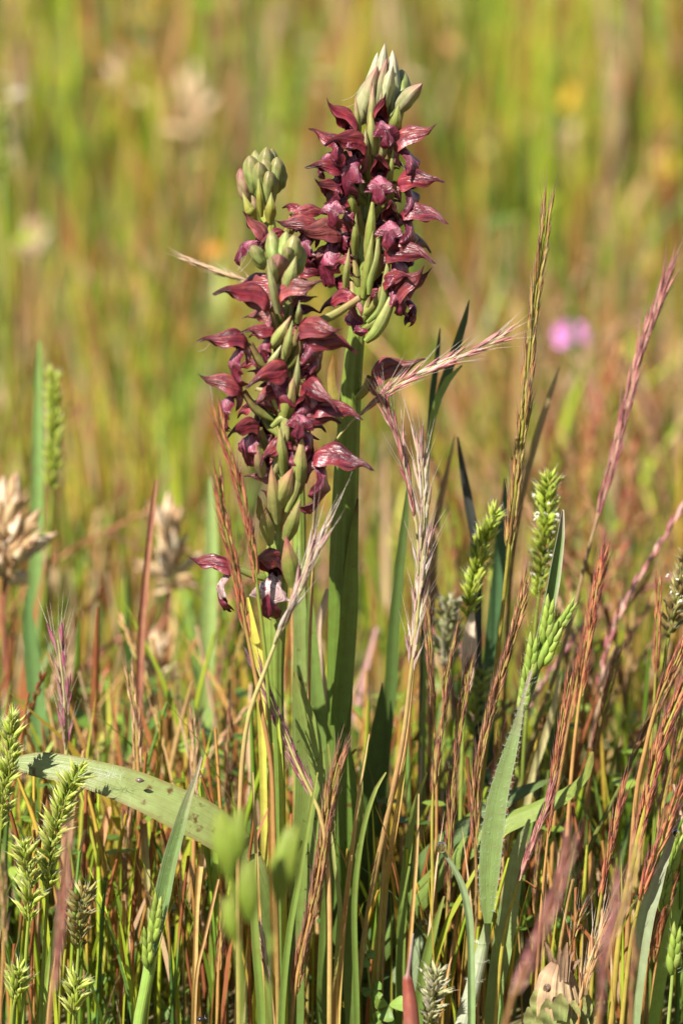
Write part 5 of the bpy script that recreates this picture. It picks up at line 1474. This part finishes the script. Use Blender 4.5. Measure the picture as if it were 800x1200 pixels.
pods('blurred pale green pods close before the arching leaf', [((268, 1030), (258, 940)), ((276, 1010), (283, 938)), ((290, 1080), (292, 1000)), ((274, 1105), (264, 1045))], [(268, 1010), (276, 1080), (282, 1140), (284, 1200)], -.14)
pods('blurred single green pod close before the specked leaf', [((322, 1056), (348, 955))], [(324, 1050), (318, 1120), (314, 1200)], -.13)
pods('fat yellow-green pod behind the thick orange stalk', [((468, 1082), (467, 1000))], [(468, 1078), (464, 1120), (460, 1190)], .035)
pods('green pods in the blur behind the tall orchid foot', [((439, 968), (448, 896)), ((424, 985), (421, 925)), ((470, 925), (466, 868))], [(440, 960), (442, 1020), (446, 1120)], .06)

# ------------------------------------------------------------------ near spikes out of focus
G3 = 'near grass spikes out of focus'
HN = lambda *a, **k: head_grass('grass_spike', *a, group=G3, **k)
HN('soft blurred red-brown spike before the dry seed capsule', [(668, 985), (657, 1030), (640, 1075), (622, 1120), (604, 1165), (590, 1205)], -.12, 200, pal='pink', culm='rust', step=9, wpx=8, size=1.0, lean=.10)
HN('soft blurred brown spike before the tan awned spike', [(722, 1035), (716, 1080), (708, 1130), (700, 1205)], -.13, 160, pal='pink', culm='rust', step=9, wpx=8, size=1.0, lean=.10)
HN('soft blurred orange stalk beside the blurred brown spike', [(745, 990), (736, 1040), (716, 1110), (698, 1205)], -.08, 120, pal='tan', culm='orange', step=9, wpx=6, size=.9, lean=.08)
HN('soft blurred pink spike before the bristly green heads', [(82, 975), (77, 1020), (72, 1080), (65, 1140), (58, 1205)], -.10, 200, pal='pink', culm='rust', step=9, wpx=7, size=.9, lean=.08)
HN('soft blurred rusty spike low before the scarlet one', [(742, 1100), (741, 1140), (738, 1205)], -.09, 80, pal='rust', culm='rust', step=9, wpx=6, size=.9, lean=.08)
HN('soft blurred straw spike low at the bright loose head', [(2, 1010), (6, 1060), (4, 1120), (0, 1205)], -.06, 100, pal='tan', culm='orange', step=9, wpx=5, size=.8, lean=.08)

# ------------------------------------------------------------------ more stalks one can tell apart behind the orchids: copies of a few kinds


def stalk_kind(pal, culm, seed):
    """culm and head of one stalk, one metre-free unit: 0.1 m tall, foot at the origin"""
    r_ = random.Random(seed)
    bx, by = r_.uniform(-.02, .03), r_.uniform(-.02, .02)
    P = smooth([(0, 0, 0), (bx * .1, by * .1, .04), (bx * .4, by * .4, .075), (bx, by, .1)], 20)
    a = MB()
    a.tube(P, np.interp(np.linspace(0, 1, 20), [0, .6, 1], [.0004, .00032, .0001]), np.array([ramp(1 - k, CULM[culm]) for k in np.linspace(0, 1, 20)]), 5)
    h = MB()
    for k in range(26):
        f = 11 + 8.6 * k / 26
        i = int(f)
        p = P[i] * (1 - f + i) + P[min(i + 1, 19)] * (f - i)
        d = unit(P[min(i + 1, 19)] - P[i - 1])
        an = k * 2.4
        ot = np.array([math.cos(an), math.sin(an), 0])
        c0, c1 = r_.choice(PAL[pal])
        h.spindle(p + ot * .0002, d + ot * .12, .0042, .0009, c0, c1, 4, 4)
        h.hair(p + d * .0038, d + ot * .2, .004, .00006, c1)
    return a.mesh('culm', GRASS), h.mesh('seed_head', CHAFF)


KINDS = [('rust', 'rust', 'rust-brown grass stalk with a narrow seed head'), ('tan', 'orange', 'straw-coloured grass stalk with a narrow seed head'),
         ('red', 'orange', 'red-headed grass stalk on an orange stem'), ('pink', 'pink', 'pink-tinged grass stalk with a narrow seed head'),
         ('gold', 'gold', 'golden-green grass stalk with a narrow seed head')]
kmesh = [[stalk_kind(p_, c_, 7 * i + j) for j in range(2)] for i, (p_, c_, _) in enumerate(KINDS)]
SPOTS = [(110, 'the big dry tan head'), (225, 'the arching broad leaf'), (370, 'the front orchid'), (470, 'the tall orchid'), (560, 'the silver tassel'), (640, 'the hairy grass'), (710, 'the blood-red spike'), (900, 'the red and gold spike')]
rr = random.Random(77)
for k in range(230):
    y = .05 + .5 * rr.random() ** 1.2
    u = rr.uniform(-20, 820) if k % 3 else rr.uniform(560, 810)
    right = u > 560
    v = np.interp(y, [.05, .12, .3, .55], [800, 690, 520, 330]) + rr.gauss(-30 if right else 40, 60)
    if 230 < u < 540:
        v += 60
    T = at(u, v, y)
    if T[2] < .03:
        continue
    i = rr.choices(range(5), [4, 3, 4, 2, 2])[0]
    cm, hm = kmesh[i][rr.randrange(2)]
    tilt = rr.gauss(.05 if right else 0, .10)
    base = np.array([T[0] - tilt * T[2], y, -.001])
    o = put('grass_stalk', None, None, Matrix.Translation(Vector(base)) @ Matrix.Rotation(tilt, 4, 'Y') @ Matrix.Rotation(rr.uniform(0, 6.28), 4, 'Z'))
    o.empty_display_size = .005
    s = T[2] / .1
    wk = 1.15 / s ** .5
    o.scale = (1, 1, 1)
    Mw = WORLDM[o.name] @ Matrix.Diagonal((s * wk, s * wk, s, 1))
    put('culm', cm, o, Mw)
    put('seed_head', hm, o, Mw)
    spot = next(w for lim, w in SPOTS if u < lim)
    spot = ('far behind ' if y > .22 else 'behind ') + spot
    tag(o, KINDS[i][2] + ', blurred, ' + spot, 'grass', KINDS[i][0] + ' stalks ' + spot)
